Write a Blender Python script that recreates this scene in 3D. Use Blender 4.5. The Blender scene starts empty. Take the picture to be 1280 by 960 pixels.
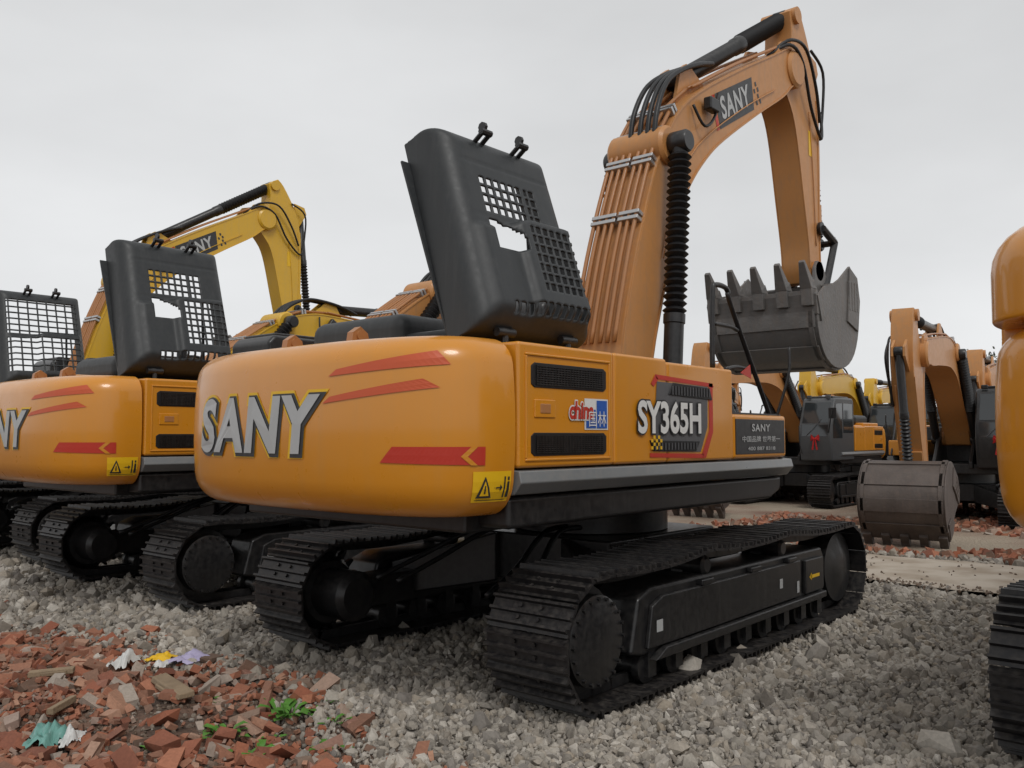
import bpy, bmesh, math, random
import numpy as np
from mathutils import Vector, Matrix
random.seed(7); rng=np.random.default_rng(11)
scene=bpy.context.scene
COL=scene.collection

# ------------------------------------------------------------------ materials
def newmat(name):
    m=bpy.data.materials.new(name); m.use_nodes=True
    nt=m.node_tree; b=nt.nodes['Principled BSDF']
    return m,nt,b
def paint(name,col,rough=0.35,coat=0.0,metal=0.0,var=0.12,dust=0.0,scale=2.5,bump=0.0,dustcol=(0.30,0.27,0.23),streak=0.0):
    m,nt,b=newmat(name); N=nt.nodes; L=nt.links
    tc=N.new('ShaderNodeTexCoord')
    n1=N.new('ShaderNodeTexNoise'); n1.inputs['Scale'].default_value=scale; n1.inputs['Detail'].default_value=6
    L.new(tc.outputs['Object'],n1.inputs['Vector'])
    n2=N.new('ShaderNodeTexNoise'); n2.inputs['Scale'].default_value=scale*9; n2.inputs['Detail'].default_value=5
    L.new(tc.outputs['Object'],n2.inputs['Vector'])
    mx=N.new('ShaderNodeMix'); mx.data_type='RGBA'
    mx.inputs['A'].default_value=(*[c*(1-var) for c in col],1)
    mx.inputs['B'].default_value=(*[min(1,c*(1+var)) for c in col],1)
    L.new(n1.outputs['Fac'],mx.inputs['Factor'])
    out=mx.outputs['Result']
    if streak>0:
        mp=N.new('ShaderNodeMapping'); mp.inputs['Scale'].default_value=(9,9,0.7); L.new(tc.outputs['Object'],mp.inputs['Vector'])
        n3=N.new('ShaderNodeTexNoise'); n3.inputs['Scale'].default_value=1.6; n3.inputs['Detail'].default_value=7; n3.inputs['Roughness'].default_value=0.65; L.new(mp.outputs[0],n3.inputs['Vector'])
        r3=N.new('ShaderNodeMapRange'); r3.inputs[1].default_value=0.5; r3.inputs[2].default_value=0.75; r3.inputs[4].default_value=streak; L.new(n3.outputs['Fac'],r3.inputs[0])
        ms=N.new('ShaderNodeMix'); ms.data_type='RGBA'; L.new(r3.outputs[0],ms.inputs['Factor']); L.new(out,ms.inputs['A']); ms.inputs['B'].default_value=(*dustcol,1); out=ms.outputs['Result']
    if dust>0:
        geo=N.new('ShaderNodeNewGeometry'); sx=N.new('ShaderNodeSeparateXYZ'); L.new(geo.outputs['Normal'],sx.inputs[0])
        mr=N.new('ShaderNodeMapRange'); mr.inputs[1].default_value=-0.6; mr.inputs[2].default_value=1; L.new(sx.outputs['Z'],mr.inputs[0])
        r2=N.new('ShaderNodeMapRange'); r2.inputs[1].default_value=0.38; r2.inputs[2].default_value=0.72; L.new(n2.outputs['Fac'],r2.inputs[0])
        mu=N.new('ShaderNodeMath'); mu.operation='MULTIPLY'; L.new(mr.outputs[0],mu.inputs[0]); L.new(r2.outputs[0],mu.inputs[1])
        m3=N.new('ShaderNodeMath'); m3.operation='MULTIPLY'; L.new(mu.outputs[0],m3.inputs[0]); m3.inputs[1].default_value=dust
        mx2=N.new('ShaderNodeMix'); mx2.data_type='RGBA'; L.new(m3.outputs[0],mx2.inputs['Factor'])
        L.new(out,mx2.inputs['A']); mx2.inputs['B'].default_value=(*dustcol,1); out=mx2.outputs['Result']
    L.new(out,b.inputs['Base Color'])
    rr=N.new('ShaderNodeMapRange'); rr.inputs[3].default_value=max(0,rough-0.10); rr.inputs[4].default_value=min(1,rough+0.18)
    L.new(n2.outputs['Fac'],rr.inputs[0]); L.new(rr.outputs[0],b.inputs['Roughness'])
    b.inputs['Metallic'].default_value=metal
    b.inputs['Coat Weight'].default_value=coat; b.inputs['Coat Roughness'].default_value=0.10
    if bump>0:
        bp=N.new('ShaderNodeBump'); bp.inputs['Strength'].default_value=bump; bp.inputs['Distance'].default_value=0.01
        L.new(n2.outputs['Fac'],bp.inputs['Height']); L.new(bp.outputs[0],b.inputs['Normal'])
    return m
M={}
M['orange']=paint('orange_paint',(0.65,0.255,0.014),0.28,0.5,var=0.06,dust=0.12,scale=0.9,bump=0.07,streak=0.11,dustcol=(0.42,0.25,0.10))
M['tan']=paint('boom_paint',(0.53,0.24,0.073),0.43,0.08,var=0.12,dust=0.35,scale=1.5,bump=0.06,streak=0.32,dustcol=(0.27,0.20,0.14))
M['yellow']=paint('yellow_paint',(0.68,0.40,0.022),0.38,0.15,var=0.08,dust=0.2,streak=0.15)
M['pipe']=paint('pipe_paint',(0.40,0.17,0.055),0.4,0.1,var=0.15,dust=0.2)
M['hood']=paint('hood_grey',(0.022,0.025,0.027),0.46,0.0,var=0.2,dust=0.22,dustcol=(0.10,0.10,0.098),streak=0.18,bump=0.05)
M['black']=paint('black_paint',(0.010,0.010,0.011),0.36,0.12,var=0.25,dust=0.28,dustcol=(0.14,0.13,0.12),streak=0.10)
M['track']=paint('track_steel',(0.014,0.013,0.014),0.42,0.0,metal=0.2,var=0.3,dust=0.5,dustcol=(0.13,0.115,0.10),bump=0.3)
M['rubber']=paint('rubber',(0.010,0.010,0.011),0.42,var=0.3)
M['silver']=paint('grey_trim',(0.17,0.18,0.185),0.3,0.3,var=0.1,dust=0.3,streak=0.2)
M['steel']=paint('bucket_steel',(0.17,0.165,0.16),0.5,0,metal=0.3,var=0.35,dust=0.4,bump=0.5,streak=0.45,dustcol=(0.24,0.18,0.14))
M['rust']=paint('worn_steel',(0.12,0.10,0.09),0.5,0,metal=0.45,var=0.5,dust=0.3,bump=0.5,streak=0.4,dustcol=(0.20,0.15,0.12))
M['clamp']=paint('zinc_clamp',(0.5,0.5,0.5),0.35,0,metal=0.8,var=0.1)
M['white']=paint('white_decal',(0.72,0.72,0.70),0.4,var=0.05)
M['ltgrey']=paint('silver_letter',(0.44,0.45,0.45),0.35,var=0.15)
M['dgrey']=paint('dark_decal',(0.03,0.03,0.032),0.4,var=0.1)
M['mgrey']=paint('mid_grey_decal',(0.10,0.10,0.105),0.4,var=0.1)
M['red']=paint('red_decal',(0.50,0.035,0.018),0.4,var=0.1)
M['orred']=paint('faded_red_decal',(0.58,0.095,0.03),0.4,var=0.1)
M['blue']=paint('blue_decal',(0.02,0.10,0.42),0.4,var=0.06)
M['ylabel']=paint('yellow_label',(0.80,0.48,0.01),0.4,var=0.05)
M['ribbon']=paint('red_ribbon_cloth',(0.45,0.01,0.01),0.6,var=0.15)
M['cabgrey']=paint('grey_cab_paint',(0.06,0.065,0.07),0.4,0.1,var=0.1,dust=0.2)
def glassmat():
    m,nt,b=newmat('cab_glass'); b.inputs['Base Color'].default_value=(0.03,0.035,0.038,1); b.inputs['Roughness'].default_value=0.06
    b.inputs['Specular IOR Level'].default_value=0.8; return m
M['glass']=glassmat()

# ------------------------------------------------------------------ mesh helpers
def empty(name,loc=(0,0,0),rz=0,sc=1):
    e=bpy.data.objects.new(name,None); COL.objects.link(e); e.location=loc; e.rotation_euler=(0,0,rz); e.scale=(sc,sc,sc); e.empty_display_size=0.3
    return e
def mk(name,verts,faces,mat,parent=None,smooth=False,bevel=0,seg=2,ang=35,solid=0):
    me=bpy.data.meshes.new(name); me.from_pydata([tuple(v) for v in verts],[],faces); me.update()
    bm=bmesh.new(); bm.from_mesh(me); bmesh.ops.recalc_face_normals(bm,faces=bm.faces[:]); bm.to_mesh(me); bm.free()
    me.materials.append(M[mat] if isinstance(mat,str) else mat)
    o=bpy.data.objects.new(name,me); COL.objects.link(o)
    if parent: o.parent=parent
    if smooth or bevel>0:
        for p in me.polygons: p.use_smooth=True
    if solid: 
        s=o.modifiers.new('s','SOLIDIFY'); s.thickness=solid; s.offset=-1
    if bevel>0:
        b=o.modifiers.new('b','BEVEL'); b.width=bevel; b.segments=seg; b.limit_method='ANGLE'; b.angle_limit=math.radians(ang)
        b.harden_normals=True
    elif smooth=='auto':
        e=o.modifiers.new('e','EDGE_SPLIT'); e.split_angle=math.radians(38)
    return o
class B:
    def __init__(s): s.v=[]; s.f=[]
    def add(s,v,f):
        n=len(s.v); s.v+= [tuple(a) for a in v]; s.f+=[tuple(i+n for i in q) for q in f]; return s
    def box(s,x0,x1,y0,y1,z0,z1,T=None):
        v=[(x,y,z) for x in (x0,x1) for y in (y0,y1) for z in (z0,z1)]
        if T: v=[T(a) for a in v]
        return s.add(v,[(0,1,3,2),(4,6,7,5),(0,4,5,1),(2,3,7,6),(0,2,6,4),(1,5,7,3)])
    def prof(s,pts,y0,y1,T=None):
        n=len(pts); v=[(p[0],y0,p[1]) for p in pts]+[(p[0],y1,p[1]) for p in pts]
        if T: v=[T(a) for a in v]
        f=[tuple(range(n)),tuple(range(2*n-1,n-1,-1))]+[(i,i+n,(i+1)%n+n,(i+1)%n) for i in range(n)]
        return s.add(v,f)
    def strip(s,U,Lo,y0,y1,T=None):
        n=len(U); v=[]
        for y in (y0,y1):
            for a,b in zip(U,Lo): v+=[(a[0],y,a[1]),(b[0],y,b[1])]
        if T: v=[T(a) for a in v]
        f=[]; m=2*n
        for i in range(n-1):
            a=2*i
            f+=[(a,a+1,a+3,a+2),(m+a,m+a+2,m+a+3,m+a+1),(a,a+2,m+a+2,m+a),(a+1,m+a+1,m+a+3,a+3)]
        f+=[(0,m,m+1,1),(m-2,m-1,2*m-1,2*m-2)]
        return s.add(v,f)
    def cyl(s,p,q,radii,n=16,ts=None,cap=True):
        p=Vector(p); q=Vector(q); d=(q-p); L=d.length; d.normalize()
        a=d.orthogonal().normalized(); b=d.cross(a)
        if not isinstance(radii,(list,tuple)): radii=[radii,radii]
        if ts is None: ts=[i/(len(radii)-1) for i in range(len(radii))]
        v=[]; 
        for t,r in zip(ts,radii):
            c=p+d*(L*t)
            for i in range(n):
                w=2*math.pi*i/n; v.append(c+a*(r*math.cos(w))+b*(r*math.sin(w)))
        f=[]
        for k in range(len(radii)-1):
            for i in range(n):
                j=(i+1)%n; f.append((k*n+i,k*n+j,(k+1)*n+j,(k+1)*n+i))
        if cap: f+=[tuple(range(n)),tuple(range(len(radii)*n-1,(len(radii)-1)*n-1,-1))]
        return s.add(v,f)
    def tube(s,pts,r,n=8):
        P=[Vector(p) for p in pts]
        Q=[]
        for i in range(len(P)-1):
            p0=P[max(0,i-1)];p1=P[i];p2=P[i+1];p3=P[min(len(P)-1,i+2)]
            for k in range(5):
                t=k/5; Q.append(0.5*((2*p1)+(p2-p0)*t+(2*p0-5*p1+4*p2-p3)*t*t+(3*p1-p0-3*p2+p3)*t**3))
        Q.append(P[-1])
        v=[];a=None
        for i,c in enumerate(Q):
            d=(Q[min(i+1,len(Q)-1)]-Q[max(0,i-1)]).normalized()
            if a is None: a=d.orthogonal().normalized()
            a=(a-d*a.dot(d)).normalized(); b=d.cross(a)
            for j in range(n):
                w=2*math.pi*j/n; v.append(c+a*(r*math.cos(w))+b*(r*math.sin(w)))
        f=[]
        for k in range(len(Q)-1):
            for i in range(n):
                j=(i+1)%n; f.append((k*n+i,k*n+j,(k+1)*n+j,(k+1)*n+i))
        f+=[tuple(range(n)),tuple(range(len(Q)*n-1,(len(Q)-1)*n-1,-1))]
        return s.add(v,f)
    def out(s,name,mat,parent,**k): return mk(name,s.v,s.f,mat,parent,**k)
def catmull(P,k=4):
    Q=[]
    P=[Vector(p) for p in P]
    for i in range(len(P)-1):
        p0=P[max(0,i-1)];p1=P[i];p2=P[i+1];p3=P[min(len(P)-1,i+2)]
        for j in range(k):
            t=j/k; Q.append(0.5*((2*p1)+(p2-p0)*t+(2*p0-5*p1+4*p2-p3)*t*t+(3*p1-p0-3*p2+p3)*t**3))
    Q.append(P[-1]); return [tuple(q) for q in Q]

_tc={}
def decal_text(name,txt,mapf,mat,parent,box,shear=0,offset=0):
    sp=1.12 if len(txt)==4 else 1.0
    def T(off):
        key=(txt,shear,off,sp)
        if key in _tc: return _tc[key]
        cu=bpy.data.curves.new('t','FONT'); cu.body=txt; cu.size=1; cu.shear=shear; cu.offset=off; cu.resolution_u=4; cu.space_character=sp
        o=bpy.data.objects.new('t',cu); COL.objects.link(o)
        dg=bpy.context.evaluated_depsgraph_get(); me=bpy.data.meshes.new_from_object(o.evaluated_get(dg))
        V=[(v.co.x,v.co.y) for v in me.vertices]; Fc=[tuple(p.vertices) for p in me.polygons]
        bpy.data.objects.remove(o); bpy.data.curves.remove(cu); bpy.data.meshes.remove(me)
        _tc[key]=(V,Fc); return V,Fc
    V0,_=T(0)
    if not V0: return
    xs=[v[0] for v in V0]; ys=[v[1] for v in V0]
    x0,x1,y0,y1=min(xs),max(xs),min(ys),max(ys)
    V,Fc=T(offset)
    u0,u1,w0,w1=box
    P=[mapf(u0+(v[0]-x0)/(x1-x0)*(u1-u0), w0+(v[1]-y0)/(y1-y0)*(w1-w0)) for v in V]
    me=bpy.data.meshes.new(name); me.from_pydata(P,[],Fc); me.materials.append(M[mat]); o=bpy.data.objects.new(name,me); COL.objects.link(o); o.parent=parent
def decal_quad(name,quads,mapf,mat,parent,nu=10,nv=3):
    V=[];Fc=[]
    for q in quads:
        n=len(V)
        for j in range(nv+1):
            for i in range(nu+1):
                a=i/nu;b=j/nv
                u=(q[0][0]*(1-a)+q[1][0]*a)*(1-b)+(q[3][0]*(1-a)+q[2][0]*a)*b
                w=(q[0][1]*(1-a)+q[1][1]*a)*(1-b)+(q[3][1]*(1-a)+q[2][1]*a)*b
                V.append(mapf(u,w))
        for j in range(nv):
            for i in range(nu):
                a=n+j*(nu+1)+i; Fc.append((a,a+1,a+nu+2,a+nu+1))
    me=bpy.data.meshes.new(name); me.from_pydata(V,[],Fc); me.materials.append(M[mat]); o=bpy.data.objects.new(name,me); COL.objects.link(o); o.parent=parent
def rectq(a,b,c,d): return [(a,c),(b,c),(b,d),(a,d)]

# ------------------------------------------------------------------ excavator pieces
XS=-2.74; HW=1.46; CZ0,CZ1=1.285,2.33
def cw_outline(n=90):
    P=[]
    a,b,e=0.71,HW,2.9
    for i in range(n+1):
        t=math.pi*i/n
        c,s=math.cos(t),math.sin(t)
        y=-b*math.copysign(abs(c)**(2/e),c); x=XS-a*abs(s)**(2/e)
        P.append((x,y))
    return P
CWP=cw_outline()
_cum=[0]
for i in range(1,len(CWP)): _cum.append(_cum[-1]+math.dist(CWP[i],CWP[i-1]))
CWL=_cum[-1]
def cw_inset(z,z0=CZ0,z1=CZ1):
    rt,rb=0.16,0.20; e=0
    if z1>2.5 and z0>2: rt,rb=0.22,0.02
    if z>z1-rt: e+=rt-math.sqrt(max(0,rt*rt-(z-(z1-rt))**2))
    if z<z0+rb: e+=(rb-math.sqrt(max(0,rb*rb-((z0+rb)-z)**2)))*0.8
    e+=0.035*((z-1.8)/0.5)**2 if z0<2 else 0.0
    return e
def cw_pt(s,z,off=0,z0=CZ0,z1=CZ1):
    s=min(max(s,0),CWL)
    i=int(np.searchsorted(_cum,s)); i=min(max(i,1),len(_cum)-1)
    t=(s-_cum[i-1])/max(1e-9,_cum[i]-_cum[i-1])
    x=CWP[i-1][0]*(1-t)+CWP[i][0]*t; y=CWP[i-1][1]*(1-t)+CWP[i][1]*t
    j0=max(0,i-3); j1=min(len(CWP)-1,i+2)
    tx=CWP[j1][0]-CWP[j0][0]; ty=CWP[j1][1]-CWP[j0][1]; l=math.hypot(tx,ty)
    nx,ny=-ty/l,tx/l
    if s<0.03: nx,ny=0,-1
    if s>CWL-0.03: nx,ny=0,1
    e=cw_inset(z,z0,z1)-off
    return (x-nx*e if s>0.03 and s<CWL-0.03 else x, y-ny*e, z)
def counterweight(par,mat,z1=CZ1,z0=CZ0,nm='counterweight'):
    ss=[CWL*i/120 for i in range(121)]
    rt,rb=(0.22,0.02) if (z1>2.5 and z0>2) else (0.16,0.20)
    zs=[z0+rb*(1-math.cos(math.pi/2*i/6)) for i in range(7)]
    zs+=[z0+rb+(z1-rt-z0-rb)*i/6 for i in range(1,6)]
    zs+=[z1-rt+rt*math.sin(math.pi/2*i/6) for i in range(7)]
    V=[cw_pt(s,z,0,z0,z1) for z in zs for s in ss]; n=len(ss); Fc=[]
    for j in range(len(zs)-1):
        for i in range(n-1): Fc.append((j*n+i,j*n+i+1,(j+1)*n+i+1,(j+1)*n+i))
    Fc.append(tuple(range(n))); Fc.append(tuple(range((len(zs)-1)*n,len(zs)*n)))
    Fc.append(tuple([j*n for j in range(len(zs))]+[j*n+n-1 for j in range(len(zs)-1,-1,-1)]))
    mk(nm,V,Fc,mat,par,smooth='auto')

def track(par,side,hi=True):
    y0,y1=(-1.62,-0.98) if side<0 else (0.98,1.62)
    R=0.40; cz=0.47; xa=2.06
    pts=[]
    N1=60
    for i in range(N1):
        t=i/N1; x=-xa+2*xa*t
        sag=0.04*math.sin(math.pi*((t*3)%1)) if 0.0<t<1 else 0
        pts.append((x,cz+R-sag+0.035*math.sin(math.pi*t)))
    for i in range(30):
        w=math.pi/2-math.pi*i/30; pts.append((xa+R*math.cos(w),cz+R*math.sin(w)))
    for i in range(60):
        t=i/60; pts.append((xa-2*xa*t,cz-R))
    for i in range(30):
        w=-math.pi/2-math.pi*i/30; pts.append((-xa+R*math.cos(w),cz+R*math.sin(w)))
    cum=[0]
    for i in range(1,len(pts)+1): cum.append(cum[-1]+math.dist(pts[i%len(pts)],pts[i-1]))
    Ltot=cum[-1]; ns=50; pitch=Ltot/ns
    def at(s):
        s%=Ltot; i=int(np.searchsorted(cum,s,side='right'))-1; i=min(i,len(pts)-1); t=(s-cum[i])/(cum[i+1]-cum[i])
        a=pts[i]; b=pts[(i+1)%len(pts)]
        return (a[0]*(1-t)+b[0]*t,a[1]*(1-t)+b[1]*t)
    b=B(); lk=B(); bo=B()
    g=0.036; h=pitch*0.5
    prof=[(-h*0.97,0),(-h*1.0,0.016),(-h*.80,0.018),(-h*.74,0.018+g),(-h*.60,0.018+g),(-h*.52,0.018),(-h*.10,0.018),(-h*.05,0.018+g*.8),(h*.10,0.018+g*.8),(h*.16,0.018),(h*.62,0.018),(h*.68,0.018+g*.85),(h*.82,0.018+g*.85),(h*.90,0.018),(h*.98,0.0)]
    rr=random.Random(int(side+5))
    for k in range(ns):
        s=k*pitch; a=at(s-h*0.9); c=at(s+h*0.9)
        tx,tz=c[0]-a[0],c[1]-a[1]; l=math.hypot(tx,tz); tx/=l; tz/=l
        nx,nz=-tz,tx
        mx_,mz_=(a[0]+c[0])/2,(a[1]+c[1])/2
        P=[(mx_+tx*u+nx*w, mz_+tz*u+nz*w) for u,w in prof]
        jy=rr.uniform(-.004,.004)
        b.prof(P,y0+jy,y1+jy)
        for yy in ((y0+y1)/2-0.1,(y0+y1)/2+0.06):
            lk.prof([(mx_+tx*u+nx*w,mz_+tz*u+nz*w) for u,w in [(-h*1.05,-0.005),(-h*1.05,-0.075),(h*1.05,-0.075),(h*1.05,-0.005)]],yy,yy+0.045)
            for uu in (-h*.3,h*.4):
                c0=(mx_+tx*uu+nx*0.018,yy+0.022,mz_+tz*uu+nz*0.018); c1=(c0[0]+nx*.016,c0[1],c0[2]+nz*.016)
                bo.cyl(c0,c1,0.014,6)
    nm='right' if side<0 else 'left'
    b.out(f'{nm}_track_shoes','track',par)
    lk.out(f'{nm}_track_links','black',par)
    bo.out(f'{nm}_shoe_bolts','track',par)
    ym=(y0+y1)/2; yo=y0+0.09 if side<0 else y1-0.09; yi=y1-0.16 if side<0 else y0+0.16
    f=B()
    ya,yb=min(yo,yi),max(yo,yi)
    f.prof([(-1.66,0.30),(-1.56,0.66),(-1.40,0.72),(1.55,0.72),(1.62,0.62),(1.62,0.34),(1.5,0.27),(-1.5,0.27)],ya,yb)
    f.out(f'{nm}_track_frame','black',par,bevel=0.03)
    f=B(); e=0.035
    yp=(yo-e,yo+0.002) if side<0 else (yo-0.002,yo+e)
    f.prof([(-1.50,0.32),(-1.44,0.60),(-1.30,0.655),(1.0,0.655),(1.0,0.34),(-1.2,0.32)],*yp)
    f.box(1.10,1.5,yp[0],yp[1],0.34,0.64)
    f.prof([(-1.45,0.24),(-1.3,0.31),(1.5,0.33),(1.5,0.27)],yp[0]+(-0.03 if side<0 else 0),yp[1]+(0 if side<0 else 0.03))
    f.box(1.55,2.2,ya+0.06,yb-0.06,0.40,0.56)
    for x in (-0.7,0.1,0.8):
        f.box(x-0.09,x+0.09,yp[0]-(0.02 if side<0 else 0),yp[1]+(0 if side<0 else .02),0.655,0.70)
    f.out(f'{nm}_track_guard','black',par,bevel=0.012)
    w=B()
    for i in range(9):
        x=-1.40+i*0.36
        w.cyl((x,ya+0.03,0.18),(x,yb-0.03,0.18),[0.06,0.115,0.115,0.08,0.08,0.115,0.115,0.06],14,[0,.04,.2,.24,.76,.8,.96,1])
        w.box(x-.05,x+.05,ya+.0,ya+.05,0.12,0.30)
    for x in (-0.62,0.72):
        w.cyl((x,ya,0.78),(x,yb,0.78),[0.05,0.075,0.075,0.05],14,[0,.05,.95,1]); w.box(x-.06,x+.06,ym-.05,ym+.05,0.70,0.80)
    w.cyl((2.06,ya,cz),(2.06,yb,cz),[0.12,0.2,0.33,0.33,0.33,0.2,0.12],28,[0,.06,.12,.5,.88,.94,1])
    o1=yo-0.03 if side<0 else yo+0.03
    w.cyl((-2.06,o1,cz),(-2.06,yi,cz),[0.25,0.285,0.285,0.34,0.34,0.25],32,[0,.04,.3,.32,.6,1])
    w.out(f'{nm}_rollers','black',par,smooth='auto')
    bl=B()
    for i in range(20):
        a=2*math.pi*i/20; x=-2.06+0.262*math.cos(a); z=cz+0.262*math.sin(a); bl.cyl((x,o1+ (-0.012 if side<0 else 0.012),z),(x,o1+(0.02 if side<0 else -0.02),z),0.013,6)
    for i in range(22):
        a=2*math.pi*i/22; c,sn=math.cos(a),math.sin(a)
        bl.prof([(-2.06+c*0.30-sn*0.03,cz+sn*0.30+c*0.03),(-2.06+c*0.395-sn*0.01,cz+sn*0.395+c*0.01),(-2.06+c*0.395+sn*0.01,cz+sn*0.395-c*0.01),(-2.06+c*0.30+sn*0.03,cz+sn*0.30-c*0.03)],ym-0.03,ym+0.02)
    bl.out(f'{nm}_sprocket_teeth','black',par)
    if side<0:
        mp=lambda u,w:(u,yo-e-0.004,w)
        decal_quad('frame_label',[rectq(-1.40,-1.32,0.42,0.50),rectq(0.55,0.61,0.46,0.54),rectq(0.90,0.95,0.38,0.48)],mp,'ltgrey',par,1,1)
        decal_quad('arrow_label',[rectq(1.2,1.40,0.47,0.50),[(1.17,0.485),(1.22,0.45),(1.22,0.52),(1.17,0.486)]],mp,'ylabel',par,1,1)

def undercarriage(par,hi=True):
    track(par,-1,hi); track(par,1,hi)
    b=B()
    b.box(-0.85,0.85,-0.8,0.8,0.52,0.92)
    for sx in (-1,1):
        for sy in (-1,1):
            b.add([(sx*0.35,sy*0.5,0.5),(sx*0.9,sy*0.35,0.5),(sx*1.45,sy*1.1,0.36),(sx*0.85,sy*1.15,0.36),(sx*0.35,sy*0.5,0.92),(sx*0.9,sy*0.35,0.92),(sx*1.45,sy*1.1,0.66),(sx*0.85,sy*1.15,0.66)],
                  [(0,1,2,3),(4,5,6,7),(0,1,5,4),(1,2,6,5),(2,3,7,6),(3,0,4,7)])
    b.out('carbody_frame','black',par,bevel=0.02)
    b=B(); b.cyl((0,0,0.90),(0,0,1.20),[0.62,0.70,0.70,0.64],40,[0,.1,.85,1])
    for sy in (-1,1): b.cyl((-2.06,sy*0.78,0.47),(-2.06,sy*1.2,0.47),[0.15,0.2,0.2],20,[0,.1,1]); b.box(-2.2,-1.4,0.86 if sy>0 else -1.1,1.1 if sy>0 else -0.86,0.36,0.60)
    b.out('swing_bearing','black',par,smooth='auto')
    b=B()
    for y in (-0.3,-0.2,0.22,0.33):
        b.tube([(-0.3,y,0.95),(-0.95,y*1.3,0.98),(-1.5,y*2,0.75),(-1.9,y*2.3,0.6)],0.022)
    b.out('travel_hoses','rubber',par,smooth=True)

def hood(par,mat='hood',cage=False):
    L,H,D=1.16,1.46,0.34; r=0.15
    org=Vector((-2.71,-1.20,2.45)); ang=math.atan2(1.45,0.50)
    vdir=Vector((0,math.cos(ang),math.sin(ang))); wdir=Vector((0,-math.sin(ang),math.cos(ang))); udir=Vector((1,0,0))
    def prof1(s,Ln):
        q=math.pi/2*r
        if s<r:
            t=r-s
            if t<q: w=t/r; return r-r*math.sin(w), r-r*math.cos(w)
            return 0, r+(t-q)
        if s>Ln-r:
            t=s-(Ln-r)
            if t<q: w=t/r; return Ln-r+r*math.sin(w), r-r*math.cos(w)
            return Ln, r+(t-q)
        return s,0
    ext=(math.pi/2-1)*r+(D-r)
    nu,nv=92,112
    su=[-ext+(L+2*ext)*i/nu for i in range(nu+1)]; sv=[-ext+(H+2*ext)*j/nv for j in range(nv+1)]
    def P(s,t):
        u,du=prof1(s,L); v,dv=prof1(t,H)
        dr=min(D,(du**3+dv**3)**(1/3))
        lim=0.56*H-0.10*max(0,min(1,(0.62-u)/0.3))
        k=min(1,max(0,(lim-v)/0.045)); k=k*k*(3-2*k)
        kx=min(1,max(0,(u-0.46)/0.05)); kx2=0.40+0.60*kx
        ku=min(1,max(0,(u-0.10)/0.07))*min(1,max(0,(L-0.06-u)/0.07))
        kv=min(1,max(0,(v-0.03)/0.10))
        relief=0.085*k*ku*kv*kx2
        pl=(math.exp(-((v-0.82*H)/0.010)**2)+math.exp(-((v-0.525*H-0.02)/0.008)**2)*0.5)*ku*0.007
        w=-dr+relief-pl
        tp=1-0.03*(v/H)
        return org+udir*(L/2+(u-L/2)*tp+0.03*v/H)+vdir*v+wdir*w
    V=[P(s,t) for t in sv for s in su]
    def hole(i,j):
        u=(su[i]+su[i+1])/2/L; v=(sv[j]+sv[j+1])/2/H
        if cage:
            if 0.08<u<0.92 and 0.12<v<0.88 and not(0.47<v<0.52): return i%7!=0 and j%5!=0
            return False
        if 0.22<u<0.72 and 0.545<v<0.76:
            if 0.59<u<0.625: return False
            return i%4!=0 and j%4!=0
        if 0.22<u<0.46 and 0.36<v<0.53:
            return ((u-0.22)/0.24)**2+((v-0.36)/0.17)**2<1.0
        if 0.50<u<0.90 and 0.17<v<0.50:
            return i%4!=0 and j%4!=0
        if 0.24<u<0.90 and 0.03<v<0.13: return i%4!=0 and j%6>1
        return False
    Fc=[]; n=nu+1
    for j in range(nv):
        for i in range(nu):
            if hole(i,j): continue
            a=j*n+i; Fc.append((a,a+1,a+n+1,a+n))
    o=mk('engine_hood',V,Fc,mat,par,smooth=True); 
    s=o.modifiers.new('s','SOLIDIFY'); s.thickness=0.014; s.offset=0
    b=B()
    for u in (0.42,0.80):
        for du in (-0.035,0.035):
            c=org+udir*(u+du)+vdir*(H-0.075)+wdir*(-0.03); b.cyl(c,c+wdir*0.11+vdir*0.03,0.017,8)
        c=org+udir*u+vdir*(H-0.04)+wdir*0.07; b.cyl(c-udir*0.05,c+udir*0.05,0.024,8)
        c=c+vdir*0.05-wdir*0.01; b.cyl(c-udir*0.012,c+udir*0.012,0.035,8)
    for u in (0.25,0.9):
        c=org+udir*u-vdir*0.02-wdir*0.08; b.cyl(c-udir*0.08,c+udir*0.08,0.03,10)
        b.cyl(c,c+Vector((0,0,-0.14)),0.022,8)
    b.out('hood_handles','black',par,smooth='auto')
    b=B()
    c=[org+vdir*(H*0.04)-wdir*(D-0.01)+udir*0.015,org+vdir*(H*0.90)-wdir*(D-0.01)+udir*0.04]
    x=Vector((-0.045,0,0))
    b.add([c[0],c[0]+x*.4,c[1]+x*1.6,c[1],c[0]-wdir*.015,c[0]+x*.4-wdir*.015,c[1]+x*1.6-wdir*.015,c[1]-wdir*.015],[(0,1,2,3),(4,5,6,7),(0,1,5,4),(1,2,6,5),(2,3,7,6),(3,0,4,7)])
    b.cyl((-1.7,-0.75,2.3),org+udir*1.0+vdir*1.0-wdir*0.2,0.016,8)
    b.out('hood_flange','hood',par)

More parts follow.
